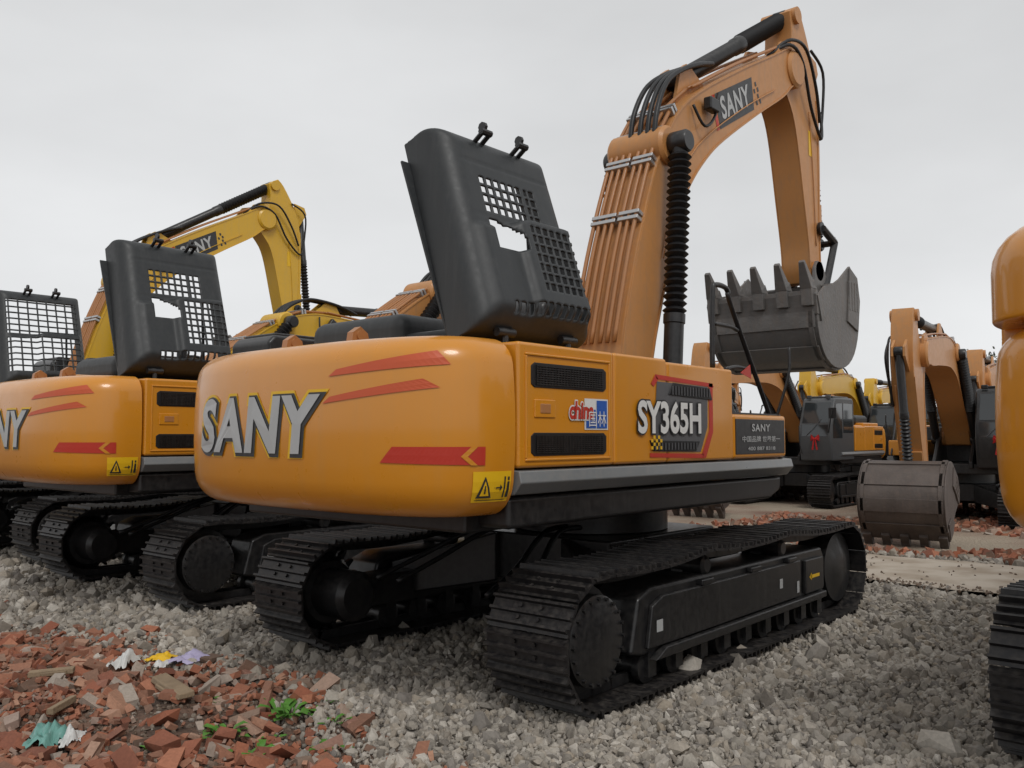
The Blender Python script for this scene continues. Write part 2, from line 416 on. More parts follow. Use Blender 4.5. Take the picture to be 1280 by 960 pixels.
def rot2(p,c,a):
    x,z=p[0]-c[0],p[1]-c[1]; ca,sa=math.cos(a),math.sin(a); return (c[0]+x*ca-z*sa,c[1]+x*sa+z*ca)
FOOT=(0.38,2.0); PIV=(4.13,6.46); TIP=(4.88,3.95)
def arm(par,a=0,bq=0,c=0,mat='tan',bmat='steel',label=True,hi=True,txt='SANY',bellows=True):
    a,bq,c=[math.radians(v) for v in (a,bq,c)]
    P2=rot2(PIV,FOOT,a); 
    def TB(v): q=rot2((v[0],v[2]),FOOT,a); return (q[0],v[1],q[1])
    def TS(v): q=rot2((v[0],v[2]),PIV,bq); return (q[0]+P2[0]-PIV[0],v[1],q[1]+P2[1]-PIV[1])
    T2=TS((TIP[0],0,TIP[1]))
    def TK(v): q=rot2((v[0],v[2]),TIP,c); return (q[0]+T2[0]-TIP[0],v[1],q[1]+T2[2]-TIP[1])
    U=[(0.12,1.95),(0.14,2.6),(0.38,3.45),(0.66,4.2),(0.88,4.66),(1.17,5.06),(1.62,5.42),(2.6,5.98),(3.5,6.45),(3.95,6.68),(4.22,6.68)]
    Lo=[(0.62,1.95),(0.66,2.5),(0.93,3.3),(1.20,4.0),(1.42,4.36),(1.77,4.72),(2.18,5.03),(3.05,5.57),(3.75,5.98),(4.05,6.21),(4.35,6.34)]
    W=0.27
    Us=catmull(U,4); Ls=catmull(Lo,4)
    bb=B(); bb.strip(Us,Ls,-W,W,TB); bb.out('boom',mat,par,bevel=0.018,ang=50)
    fl=B()
    for y in (-W-0.012,W-0.004):
        fl.strip([(p[0]-0.0,p[1]) for p in Us[3:-3]],[(p[0]*0.965+q[0]*0.035,p[1]*0.965+q[1]*0.035) for p,q in zip(Us[3:-3],Ls[3:-3])],y,y+0.016,TB)
        fl.strip([(p[0]*0.035+q[0]*0.965,p[1]*0.035+q[1]*0.965) for p,q in zip(Us[3:-3],Ls[3:-3])],Ls[3:-3],y,y+0.016,TB)
    fl.out('boom_flanges',mat,par)
    bb=B()
    PX,PZ=0.95,4.66
    bb.cyl(TB((PX,-W-0.06,PZ)),TB((PX,W+0.06,PZ)),[0.17,0.2,0.2,0.17],24,[0,.05,.95,1])
    bb.cyl(TB((4.13,-W-0.05,6.46)),TB((4.13,W+0.05,6.46)),[0.2,0.24,0.24,0.2],24,[0,.05,.95,1])
    bb.cyl(TB((0.38,-0.4,2.0)),TB((0.38,0.4,2.0)),0.2,20)
    for y in (-0.13,0.09):
        bb.prof([(1.35,5.15),(1.50,5.68),(1.62,5.76),(1.74,5.74),(2.05,5.60)],y,y+0.04,TB)
    for y in (-0.25,0.21):
        bb.prof([(3.6,6.45),(3.8,6.73),(4.05,6.8),(4.2,6.65)],y,y+0.04,TB)
    bb.out('boom_brackets',mat,par,smooth='auto')
    SU=[(4.20,7.30),(4.26,7.05),(4.20,6.72),(3.95,6.52),(3.98,6.22),(4.22,5.92),(4.36,5.57),(4.52,4.9),(4.66,4.3),(4.70,3.98),(4.78,3.80)]
    SL=[(4.45,7.45),(4.60,7.32),(4.84,6.96),(4.98,6.67),(5.06,6.33),(5.07,5.98),(5.08,5.58),(5.06,4.9),(5.05,4.3),(5.05,4.0),(4.98,3.80)]
    w=0.19
    S1=catmull(SU,3); S2=catmull(SL,3)
    bb=B(); bb.strip(S1,S2,-w,w,TS); bb.out('stick',mat,par,bevel=0.015,ang=50)
    fl=B()
    for y in (-w-0.010,w-0.004):
        fl.strip(S1[12:-3],[(p[0]*0.94+q[0]*0.06,p[1]*0.94+q[1]*0.06) for p,q in zip(S1[12:-3],S2[12:-3])],y,y+0.014,TS)
        fl.strip([(p[0]*0.06+q[0]*0.94,p[1]*0.06+q[1]*0.94) for p,q in zip(S1[12:-3],S2[12:-3])],S2[12:-3],y,y+0.014,TS)
    fl.out('stick_flanges',mat,par)
    bb=B()
    SP=(4.36,7.28)
    bb.cyl(TS((SP[0],-w-0.05,SP[1])),TS((SP[0],w+0.05,SP[1])),0.11,18)
    bb.cyl(TS((4.88,-w-0.06,3.95)),TS((4.88,w+0.06,3.95)),0.13,18)
    for y in (-0.12,0.08):
        bb.prof([(4.95,7.0),(5.22,6.95),(5.28,6.8),(5.03,6.4)],y,y+0.04,TS)
    bb.prof([(5.06,4.5),(5.12,4.5),(5.12,4.9),(5.06,4.9)],-w-0.004,w+0.004,TS)
    bb.out('stick_brackets',mat,par,smooth='auto')
    def ram(nm,p,q,R1,R2,split,bel=True,n=18):
        p=Vector(p); q=Vector(q); m=p.lerp(q,split); b2=B(); b2.cyl(p,m,[R1*.7,R1,R1,R1*1.12,R1*1.12],n,[0,.03,.9,.91,1]); 
        b2.out(nm+'_barrel','black',par,smooth='auto')
        b3=B()
        if bel and bellows:
            k=int((q-m).length/0.075); rad=[];ts=[]
            for i in range(k*2+1): rad.append(R1*1.25 if i%2 else R1*0.84); ts.append(i/(k*2)*0.93)
            rad+= [R1*.9]; ts+=[0.96]
            b3.cyl(m,q,rad,n,ts); b3.out(nm+'_bellows','rubber',par,smooth='auto')
        else:
            b3.cyl(m,q,R2,n); b3.out(nm+'_rod','clamp',par,smooth='auto')
        b4=B()
        for e in (p,q): b4.cyl(e+Vector((0,-R1*1.1,0)),e+Vector((0,R1*1.1,0)),[R1*1.0,R1*1.2,R1*1.2,R1*1.0],18,[0,.12,.88,1])
        b4.out(nm+'_eyes','black',par,smooth='auto')
    for y,yt in ((-0.43,-0.43),(0.40,0.36)):
        ram('boom_cylinder',(0.72,y,1.95),TB((PX+(0.04 if y>0 else 0),yt,PZ-(0.03 if y>0 else 0))),0.095,0.05,0.36)
    ram('stick_cylinder',TB((1.64,0,5.62)),TS((SP[0],0,SP[1])),0.095,0.05,0.55)
    L1=TS((5.42,0,4.42)); 
    ram('bucket_cylinder',TS((5.17,0,6.85)),L1,0.075,0.04,0.50)
    lk=B()
    for y in (-0.25,0.21):
        for (p,q) in ((L1,TS((5.0,0,4.55))),(L1,TK((5.05,0,3.72)))):
            p=Vector(p);q=Vector(q); lk.cyl(p+Vector((0,y,0)),q+Vector((0,y,0)),0.05,8)
            lk.cyl(p+Vector((0,y,0)),p+Vector((0,y+0.04,0)),0.09,14); lk.cyl(q+Vector((0,y,0)),q+Vector((0,y+0.04,0)),0.09,14)
    lk.cyl(Vector(L1)+Vector((0,-.28,0)),Vector(L1)+Vector((0,.28,0)),0.045,10)
    lk.out('bucket_linkage','black',par,smooth='auto')
    bw=0.70
    prof=catmull([(3.62,3.40),(3.63,3.05),(3.80,2.75),(4.12,2.60),(4.50,2.62),(4.80,2.80),(4.97,3.12),(5.0,3.5),(4.92,3.78)],3)
    kb=B(); n=len(prof)
    cen=(4.35,3.3)
    inner=[(p[0]+(cen[0]-p[0])*0.05,p[1]+(cen[1]-p[1])*0.05) for p in prof]
    kb.strip(prof,inner,-bw,bw,TK)
    side=[prof[i] for i in range(n)]+[(4.70,3.93),(4.35,3.72),(3.95,3.55)]
    for y in (-bw-0.012,bw-0.018): kb.prof(side,y,y+0.03,TK)
    kb.out('bucket_shell',bmat,par,bevel=0.006)
    kb=B()
    o=[(p[0]+(p[0]-cen[0])*0.03,p[1]+(p[1]-cen[1])*0.03) for p in prof]
    for i0,i1 in ((1,4),(5,8),(9,12),(13,15),(17,19)):
        kb.strip(o[i0:i1],prof[i0:i1],-bw+0.02,bw-0.02,TK)
    for y in (-0.66,0.60): kb.strip(o[1:20],prof[1:20],y,y+0.06,TK)
    kb.prof([(3.60,3.20),(3.56,3.44),(3.60,3.50),(3.66,3.44),(3.67,3.2)],-bw-0.02,bw+0.02,TK)
    for y in (-bw-0.035,bw+0.013):
        kb.prof([(3.58,3.42),(3.70,3.12),(3.95,3.30),(4.1,3.62),(3.8,3.56)],y,y+0.022,TK)
        kb.prof([(4.55,3.2),(4.9,3.1),(4.98,3.5),(4.9,3.8),(4.65,3.9)],y,y+0.022,TK)
        for i in range(4): kb.box(4.60+i*0.09,4.63+i*0.09,y-.006,y+.028,3.35,3.72,TK)
    for y in (-0.25,0.21): kb.prof([(4.72,3.98),(4.80,4.08),(4.95,4.08),(5.1,3.9),(5.12,3.6),(5.0,3.2),(4.7,3.6)],y,y+0.04,TK)
    kb.out('bucket_wear_plates',bmat,par,bevel=0.004)
    kb=B()
    for i in range(5):
        y=-0.62+i*0.31
        ad=[(3.53,3.30),(3.50,3.52),(3.60,3.62),(3.69,3.50),(3.70,3.30)]
        kb.prof(ad,y-0.07,y+0.07,TK)
        q=[TK(v) for v in [(3.50,y-0.075,3.50),(3.69,y-0.075,3.50),(3.69,y+0.075,3.50),(3.50,y+0.075,3.50),(3.38,y-0.035,3.80),(3.41,y-0.035,3.83),(3.41,y+0.035,3.83),(3.38,y+0.035,3.80)]]
        kb.add(q,[(0,1,2,3),(4,5,6,7),(0,1,5,4),(1,2,6,5),(2,3,7,6),(3,0,4,7)])
    kb.out('bucket_teeth',bmat,par,bevel=0.008)
    if hi:
        def offs(P,d):
            out=[]
            for i,p in enumerate(P):
                a_=P[max(0,i-1)]; c_=P[min(len(P)-1,i+1)]; tx,tz=c_[0]-a_[0],c_[1]-a_[1]; l=math.hypot(tx,tz)
                out.append((p[0]-tz/l*d,p[1]+tx/l*d))
            return out
        pp=B()
        for k,y in enumerate((-0.22,-0.14,-0.06,0.04,0.12,0.20,0.265)):
            o=offs(U[1:7] if k%2 else U[1:6],0.06)
            pp.tube([TB((q[0],y,q[1])) for q in o],0.021,8)
        for k,y in enumerate((-0.21,-0.15,0.15,0.21)):
            o=offs(U[6:10],0.06); pp.tube([TB((q[0],y,q[1])) for q in o],0.017,8)
        pp.out('boom_pipes','pipe',par,smooth=True)
        cl=B()
        for i in (1.6,2.5,3.4,4.2):
            k=int(i*4); A=Us[k+4] if k+4<len(Us) else Us[-1]; Bn=Us[k+5]
            t=Vector((Bn[0]-A[0],0,Bn[1]-A[1])).normalized(); nrm=Vector((-t.z,0,t.x))
            for yy0,yy1 in ((-0.26,-0.03),(-0.0,0.29)):
                for cc in (-1,1):
                    v=[Vector((A[0],0,A[1]))+t*(s1*0.02+cc*0.032)+nrm*n1+Vector((0,y,0)) for s1 in (-1,1) for n1 in (0.0,0.092) for y in (yy0,yy1)]
                    cl.add([TB(q) for q in v],[(0,1,3,2),(4,6,7,5),(0,4,5,1),(2,3,7,6),(0,2,6,4),(1,5,7,3)])
        cl.out('pipe_clamps','clamp',par,bevel=0.005)
        hs=B()
        for k,y in enumerate((-0.22,-0.14,-0.05,0.06)):
            hs.tube([TB((0.80,y,4.66)),TB((0.86,y,5.0)),TB((1.08,y*.9,5.36)),TB((1.40,y*.8,5.60)),TB((1.8,y*.8,5.80)),TB((2.2,y*.6,5.95))],0.027,8)
        hs.tube([TB((3.7,-0.2,6.60)),TB((3.95,-0.31,6.78)),TS((4.4,-0.32,6.8)),TS((4.75,-0.30,6.4)),TS((4.98,-0.25,6.0))],0.022,8)
        hs.tube([TB((3.6,-0.15,6.5)),TB((3.9,-0.31,6.7)),TS((4.3,-0.31,6.6)),TS((4.65,-0.27,6.1)),TS((5.05,-0.24,5.8)),TS((5.15,-.2,6.2))],0.022,8)
        hs.tube([TS((4.8,-0.22,6.95)),TS((5.15,-0.24,6.75)),TS((5.16,-0.22,6.2)),TS((5.1,-0.20,5.8))],0.02,8)
        hs.tube([TB((1.45,-0.30,5.22)),TB((1.60,-0.35,5.02)),TB((1.85,-0.34,5.2)),TB((2.0,-0.3,5.5))],0.016,8)
        hs.out('hydraulic_hoses','rubber',par,smooth=True)
        p2=B()
        for y in (-0.13,-0.08):
            p2.tube([TS((5.11,y,6.2)),TS((5.12,y,5.4)),TS((5.11,y,4.6))],0.015,8)
        p2.tube([TB((0.85,-0.285,3.5)),TB((1.12,-0.285,4.2)),TB((1.55,-0.285,4.8)),TB((2.6,-0.285,5.5)),TB((3.5,-0.285,6.0))],0.007,6)
        p2.tube([TS((4.75,-0.20,6.1)),TS((4.85,-0.20,5.2)),TS((4.9,-0.2,4.3))],0.007,6)
        p2.out('grease_lines',mat,par,smooth=True)
        lp=B(); lp.box(1.66,1.86,-0.40,-0.30,5.22,5.36,TB); lp.out('boom_work_lamp','black',par,bevel=0.02)
    if label:
        e1=Vector((1.15,0,0.60)).normalized(); e2=Vector((-e1.z,0,e1.x)); o0=Vector((2.50,0,5.57))
        def mp(off): 
            return lambda u,w_: TB(tuple(o0+e1*u+e2*w_+Vector((0,-W-off,0))))
        decal_quad('boom_label_plate',[[(-0.56,-0.20),(0.40,-0.18),(0.52,0.18),(-0.50,0.18)]],mp(0.004),'dgrey',par,2,1)
        decal_quad('boom_label_edge',[[(-0.64,-0.20),(-0.58,-0.20),(-0.52,0.18),(-0.58,0.18)]],mp(0.004),'red',par,1,1)
        ch=[rectq(0.50+i*0.05+0.02*(j%2),0.54+i*0.05+0.02*(j%2),-0.15+j*0.07,-0.10+j*0.07) for i in range(3) for j in range(4) if (i+j)%2==0]
        decal_quad('boom_label_checks',ch,mp(0.004),'dgrey',par,1,1)
        decal_text('boom_label_text',txt,mp(0.008),'ltgrey',par,(-0.44,0.34,-0.11,0.12),shear=0.15,offset=0.03)
        decal_quad('stick_label',[rectq(0,0.1,0,0.34)],lambda u,w_:TS((4.72+u,-w-0.005,5.5+w_)),'ylabel',par,1,1)

def cab(par,mat='black'):
    b=B()
    y0,y1=0.52,1.45
    side=[(-0.05,1.30),(1.72,1.30),(1.86,1.95),(1.80,2.35),(1.50,3.02),(1.38,3.10),(0.05,3.12),(-0.05,3.02)]
    b.prof(side,y0,y1); b.out('cab_shell','black',par,bevel=0.05,seg=3)
    g=B()
    for y in (y0-0.006,y1+0.001):
        g.prof([(0.95,1.95),(1.68,1.95),(1.66,2.35),(1.40,2.93),(0.95,2.95)],y,y+0.005)
        g.prof([(0.08,2.1),(0.85,2.1),(0.85,2.95),(0.12,2.95)],y,y+0.005)
    def quad(p0,p1,off=0.006):
        t=Vector((p1[0]-p0[0],0,p1[1]-p0[1])).normalized(); nn=Vector((t.z,0,-t.x))*off
        v=[Vector((p[0],y,p[1]))+nn for p in (p0,p1) for y in (y0+0.09,y1-0.09)]; g.add(v,[(0,1,3,2)])
    quad((1.745,1.45),(1.845,1.93)); quad((1.852,2.0),(1.803,2.33)); quad((1.79,2.38),(1.52,2.97))
    g.box(-0.057,-0.051,y0+.12,y1-.12,2.1,2.9)
    g.out('cab_windows','glass',par)
    r=B(); r.box(0.1,1.35,y0+0.1,y1-0.1,3.10,3.16)
    for y in (0.7,1.25): r.box(1.42,1.50,y-.07,y+.07,3.08,3.18)
    r.out('cab_roof','black',par,bevel=0.02)
    w=B(); w.tube([(1.90,1.40,2.1),(2.02,1.52,2.5),(2.0,1.55,2.75)],0.018); w.box(1.96,2.0,1.45,1.66,2.5,2.8); 
    w.tube([(1.80,0.60,1.5),(1.88,0.56,1.8),(1.9,0.56,2.3)],0.012)
    w.out('cab_mirror','rubber',par,bevel=0.01)
    w=B(); w.tube([(1.87,0.75,2.02),(1.845,1.0,2.28),(1.76,1.15,2.5)],0.007); w.out('cab_wiper','mgrey',par)

def upper(par,mat='orange',hi=True,hoodopen=True,cwz=CZ1,cage=False,cwtxt='SANY',variant=0):
    ZT=2.31
    if cwz>2.5:
        counterweight(par,mat,2.26); counterweight(par,mat,cwz+0.06,2.275,'counterweight_cover'); cwz=2.26
    else: counterweight(par,mat,cwz)
    b=B()
    b.box(XS-0.10,1.35,-1.15,1.15,1.17,1.40)
    b.box(-2.70,-0.2,-1.35,1.35,1.40,2.20)
    b.box(-1.0,0.02,-1.3,-0.48,1.4,2.26)
    for y in (-0.42,0.34): b.prof([(-0.4,1.3),(-0.4,1.7),(0.15,2.25),(0.6,2.25),(0.9,1.9),(1.5,1.45),(1.5,1.3)],y,y+0.08)
    b.out('revolving_frame','black',par,bevel=0.02)
    z0=1.56
    for sg,nm in ((-1,'right'),(1,'left')):
        segs=[(-2.715,-1.735),(-1.728,-1.055),(-1.048,-0.035)] if sg<0 else [(-2.715,-1.735),(-1.725,-0.95),(-0.94,-0.1)]
        for k,(xa,xb) in enumerate(segs):
            p=B(); ya,yb=sorted((sg*0.95,sg*HW)); p.box(xa,xb,ya,yb,z0,ZT-(0.0 if k<2 else 0.02)); p.out(f'{nm}_side_door_{k+1}',mat,par,bevel=0.024,seg=4)
        f=B()
        for (za,zb) in ((2.04,2.19),(1.63,1.77)):
            ya,yb=sorted((sg*(HW-0.02),sg*(HW+0.006)))
            f.prof([(-2.60,za+.02),(-2.57,za),(-1.86,za),(-1.83,za+.02),(-1.83,zb-.02),(-1.86,zb),(-2.57,zb),(-2.60,zb-.02)],ya,yb)
        f.out(f'{nm}_vent_panels','rubber',par,bevel=0.004)
        f=B()
        for (za,zb) in ((2.04,2.19),(1.63,1.77)):
            n=9
            for i in range(n):
                z=za+0.02+(zb-za-0.04)*i/(n-1)
                ya,yb=sorted((sg*(HW+0.004),sg*(HW+0.014))); f.box(-2.56,-1.87,ya,yb,z-0.003,z+0.003)
            for i in range(24):
                x=-2.55+0.67*i/23; ya,yb=sorted((sg*(HW+0.004),sg*(HW+0.011))); f.box(x-0.003,x+0.003,ya,yb,za+.015,zb-.015)
        f.out(f'{nm}_vent_mesh','black',par)
        f=B(); ya,yb=sorted((sg*(HW-0.01),sg*(HW+0.010)))
        xs0,xs1,za,zb=-2.655,-1.785,1.60,2.245; t=0.016
        f.box(xs0,xs1,ya,yb,za,za+t); f.box(xs0,xs1,ya,yb,zb-t,zb); f.box(xs0,xs0+t,ya,yb,za+t,zb-t); f.box(xs1-t,xs1,ya,yb,za+t,zb-t)
        f.out(f'{nm}_door_frame',mat,par,bevel=0.006)
        f=B(); ya,yb=sorted((sg*(HW-0.01),sg*(HW+0.008))); f.box(-2.57,-2.37,ya,yb,1.86,1.97); f.out(f'{nm}_door_latch',mat,par,bevel=0.006)
        f=B(); ya,yb=sorted((sg*(HW),sg*(HW+0.012))); f.box(-2.52,-2.42,ya,yb,1.885,1.945); f.out(f'{nm}_latch_handle','pipe',par,bevel=0.008)
        f=B()
        x0,x1=-2.72,1.06
        prof=[(HW-0.10,1.555),(HW+0.012,1.545),(HW+0.03,1.475),(HW-0.03,1.405),(HW-0.15,1.39)]
        n=len(prof); v=[(x0,sg*a,b_) for a,b_ in prof]+[(x1,sg*a,b_) for a,b_ in prof]
        f.add(v,[tuple(range(n)),tuple(range(2*n-1,n-1,-1))]+[(i,i+n,(i+1)%n+n,(i+1)%n) for i in range(n)])
        f.out(f'{nm}_sill','silver',par,bevel=0.008)
        f=B(); ya,yb=sorted((sg*0.9,sg*(HW-0.07))); f.prof([(-2.72,1.20),(-2.72,1.39),(1.02,1.39),(1.0,1.27),(0.8,1.20)],ya,yb); f.out(f'{nm}_lower_skirt','black',par,bevel=0.03)
    b=B(); b.box(-2.70,-1.30,0.15,1.30,2.28,2.42); b.box(-1.25,-0.1,-0.3,1.3,2.2,2.34); b.out('top_deck',mat,par,bevel=0.03)
    b=B(); b.box(-2.35,-1.15,-0.02,1.10,2.36,2.66); b.out('engine_bay_cover','hood',par,bevel=0.12,seg=4)
    b=B(); b.box(-2.5,-1.4,-0.85,0.12,2.2,2.36)
    b.cyl((-2.2,-0.6,2.46),(-1.6,-0.6,2.46),0.12,18)
    b.cyl((-1.35,0.4,2.4),(-1.35,0.4,3.0),0.06,14)
    for x in (-2.3,-1.9,-1.5): b.box(x,x+.2,-0.5,0.0,2.36,2.5)
    b.out('engine_parts','rubber',par,bevel=0.03)
    b=B()
    for y in (0.42,-0.30):
        b.prof([(-3.05,2.30),(-3.03,2.42),(-2.97,2.46),(-2.91,2.42),(-2.88,2.30)],y-0.03,y+0.03)
        b.cyl((-2.97,y-0.045,2.40),(-2.97,y+0.045,2.40),0.035,12)
    b.out('lifting_lugs','pipe',par,smooth='auto')
    b=B(); b.box(-0.025,0.98,-HW,-0.60,1.56,1.93); b.out('tool_box',mat,par,bevel=0.03)
    b=B(); b.box(0.0,0.93,-HW-0.006,-HW+0.01,1.60,1.89); b.out('tool_box_panel','dgrey',par,bevel=0.004)
    b=B(); b.box(0.03,0.95,-1.42,-0.65,1.93,1.945); b.out('step_tread','black',par)
    b=B(); r=0.022
    b.tube([(-0.22,-1.38,2.30),(-0.22,-1.38,2.55),(-0.20,-1.38,2.93),(-0.16,-1.38,2.98),(-0.02,-1.38,2.985),(0.06,-1.38,2.95),(0.14,-1.38,2.8),(0.95,-1.38,1.75),(1.02,-1.38,1.55)],r)
    b.tube([(-0.21,-1.38,2.66),(0.1,-1.38,2.66),(0.22,-1.38,2.64)],r*.8)
    b.tube([(0.0,-1.38,2.30),(0.2,-1.38,2.33),(0.42,-1.38,2.32)],r*.8)
    b.out('hand_rails','black',par,smooth=True)
    b=B(); b.tube([(0.9,-1.40,1.9),(0.96,-1.5,2.3),(0.98,-1.5,2.55)],0.014); b.out('mirror_arm','black',par,smooth=True)
    b=B(); b.add([(0.22,-1.40,2.28),(0.40,-1.40,2.36),(0.42,-1.40,2.24)],[(0,1,2)]); b.out('red_pennant','red',par,solid=0.004)
    cab(par)
    cm=lambda off: (lambda s,z: cw_pt(s,z,off,CZ0,cwz))
    c0=CWL/2
    tb=lambda off:(lambda u,w: cw_pt(c0-u,w,off,CZ0,cwz))
    bx=(-0.84,0.50,1.655,1.985)
    decal_text('counterweight_text_edge',cwtxt,tb(0.004),'ylabel',par,bx,shear=0.12,offset=0.10)
    decal_text('counterweight_text_back',cwtxt,tb(0.008),'dgrey',par,(bx[0]+.012,bx[1]+.012,bx[2]-.006,bx[3]-.006),shear=0.12,offset=0.075)
    decal_text('counterweight_text',cwtxt,tb(0.012),'ltgrey',par,bx,shear=0.12,offset=0.038)
    if hi:
        q=[[(1.20,2.14),(0.52,2.23),(0.44,2.15),(1.26,2.10)],[(1.24,1.98),(0.60,2.07),(0.50,2.02),(1.30,1.94)]]
        decal_quad('counterweight_stripes',q,cm(0.005),'orred',par,20,2)
        q=[[(0.86,1.60),(0.235,1.585),(0.235,1.69),(0.78,1.69)]]
        decal_quad('counterweight_arrow',q,cm(0.005),'red',par,20,2)
        q=[[(0.385,1.635),(0.345,1.635),(0.285,1.69),(0.325,1.69)],[(0.325,1.586),(0.285,1.586),(0.345,1.635),(0.385,1.635)]]
        decal_quad('counterweight_chevron',q,cm(0.008),'orange',par,6,2)
        decal_quad('warning_label',[rectq(0.31,0.03,1.375,1.55)],cm(0.005),'ylabel',par,12,3)
        decal_quad('warning_triangle',[[(0.285,1.40),(0.175,1.40),(0.228,1.52),(0.232,1.52)],[(0.165,1.455),(0.150,1.455),(0.150,1.457),(0.165,1.457)],[(0.150,1.452),(0.105,1.452),(0.105,1.460),(0.150,1.460)],[(0.118,1.436),(0.100,1.455),(0.100,1.457),(0.118,1.476)],[(0.088,1.40),(0.076,1.40),(0.076,1.52),(0.088,1.52)],[(0.064,1.40),(0.040,1.40),(0.044,1.49),(0.060,1.49)],[(0.060,1.498),(0.044,1.498),(0.044,1.518),(0.060,1.518)],[(0.29,1.385),(0.06,1.385),(0.06,1.389),(0.29,1.389)]],cm(0.008),'dgrey',par,8,2)
        decal_quad('warning_triangle_fill',[[(0.262,1.412),(0.198,1.412),(0.229,1.495),(0.231,1.495)]],cm(0.010),'ylabel',par,6,2)
        decal_quad('warning_triangle_mark',[[(0.236,1.425),(0.224,1.425),(0.226,1.47),(0.234,1.47)]],cm(0.012),'dgrey',par,2,2)
        sm=lambda off:(lambda u,w:(u,-HW-off,w))
        if variant==0:
            decal_quad('dealer_sign_back',[rectq(-2.07,-1.81,1.79,1.99)],sm(0.004),'white',par,1,1)
            decal_quad('dealer_sign_blue',[rectq(-2.055,-1.95,1.80,1.92),rectq(-1.94,-1.825,1.80,1.98)],sm(0.007),'blue',par,1,1)
            decal_text('dealer_sign_text_back','china',sm(0.008),'white',par,(-2.23,-1.98,1.86,1.965),shear=0.1,offset=0.09)
            decal_text('dealer_sign_text','china',sm(0.010),'red',par,(-2.23,-1.98,1.86,1.965),shear=0.1,offset=0.035)
            decal_text('dealer_sign_glyphs','\u56fd\u6797',sm(0.012),'white',par,(-2.03,-1.84,1.81,1.91),offset=0.0)
        else:
            decal_quad('dealer_sign_back',[rectq(-2.08,-1.86,1.79,1.98)],sm(0.004),'red',par,1,1)
            decal_text('dealer_sign_glyph','\u6597',sm(0.008),'white',par,(-2.05,-1.90,1.81,1.96),offset=0.02)
        decal_quad('model_panel_red',[[(-1.22,2.19),(-0.38,2.16),(-0.36,2.13),(-1.20,2.155)],[(-0.44,2.16),(-0.38,2.16),(-0.38,1.78),(-0.44,1.80)],[(-0.44,1.80),(-0.38,1.78),(-0.50,1.58),(-0.56,1.61)],[(-1.22,2.19),(-1.28,2.12),(-1.24,2.10),(-1.18,2.155)],[(-1.30,1.60),(-0.52,1.58),(-0.54,1.615),(-1.30,1.63)]],sm(0.004),'red',par,2,1)
        decal_quad('model_panel_grey',[[(-1.17,1.64),(-0.58,1.63),(-0.47,1.82),(-1.24,1.80)],[(-1.24,1.80),(-0.47,1.82),(-0.46,2.13),(-1.20,2.14)]],sm(0.0045),'mgrey',par,2,1)
        f=B()
        f.prof([(-1.05,2.05),(-0.98,2.14),(-0.44,2.12),(-0.40,2.03)],-HW-0.012,-HW+0.01)
        f.prof([(-1.30,1.72),(-1.26,1.645),(-0.66,1.635),(-0.60,1.71)],-HW-0.012,-HW+0.01)
        f.out('model_panel_vents','rubber',par,bevel=0.003)
        f=B()
        for i in range(14):
            x=-1.0+0.55*i/13; f.box(x-0.004,x+0.004,-HW-0.018,-HW-0.010,2.05,2.115)
            x=-1.24+0.58*i/13; f.box(x-0.004,x+0.004,-HW-0.018,-HW-0.010,1.65,1.70)
        f.out('model_panel_slats','mgrey',par)
        ck=[rectq(-1.30+i*0.03,-1.272+i*0.03,1.655+j*0.025,1.678+j*0.025) for i in range(5) for j in range(4) if (i+j)%2==0]
        decal_quad('model_panel_checks',ck,sm(0.016),'ylabel',par,1,1)
        decal_text('model_text_edge','SY365H',sm(0.014),'dgrey',par,(-1.46,-0.60,1.775,1.99),offset=0.065)
        decal_text('model_text','SY365H',sm(0.018),'white',par,(-1.46,-0.60,1.775,1.99),offset=0.03)
        decal_text('panel_text_a','SANY',sm(0.012),'ltgrey',par,(0.28,0.62,1.79,1.85),offset=0.02)
        decal_text('panel_text_b','\u4e2d\u56fd\u54c1\u724c \u4e16\u754c\u7b2c\u4e00',sm(0.012),'ltgrey',par,(0.10,0.82,1.70,1.75),offset=0.01)
        decal_text('panel_text_c','400 887 8318',sm(0.012),'ltgrey',par,(0.20,0.72,1.63,1.66),offset=0.01)

def excavator(loc,rz=0,sc=1,body='orange',armmat='tan',a=0,b=0,c=0,hi=True,hoodopen=True,cage=False,cwz=CZ1,variant=0,bmat='steel',txt='SANY'):
    e=empty('excavator',loc,rz,sc)
    undercarriage(e,hi); upper(e,body,hi,hoodopen,cwz,cage,variant=variant,cwtxt=txt)
    if hoodopen: hood(e,'hood',cage)
    arm(e,a,b,c,armmat,bmat,label=True,hi=hi,txt=txt)
    return e
def bake(e):
    dg=bpy.context.evaluated_depsgraph_get()
    for o in e.children:
        if o.type=='MESH' and o.modifiers:
            me=bpy.data.meshes.new_from_object(o.evaluated_get(dg)); o.modifiers.clear(); o.data=me
def clone(src,loc,rz,sc=1,swap=None):
    e=empty('excavator',loc,rz,sc)
    for ch in src.children:
        o=ch.copy(); COL.objects.link(o); o.parent=e
        if swap and o.type=='MESH' and o.material_slots:
            m=o.material_slots[0].material
            for k,v in swap.items():
                if m==M[k] and (k!='black' or o.name.startswith('cab_')):
                    o.material_slots[0].link='OBJECT'; o.material_slots[0].material=M[v]
    return e

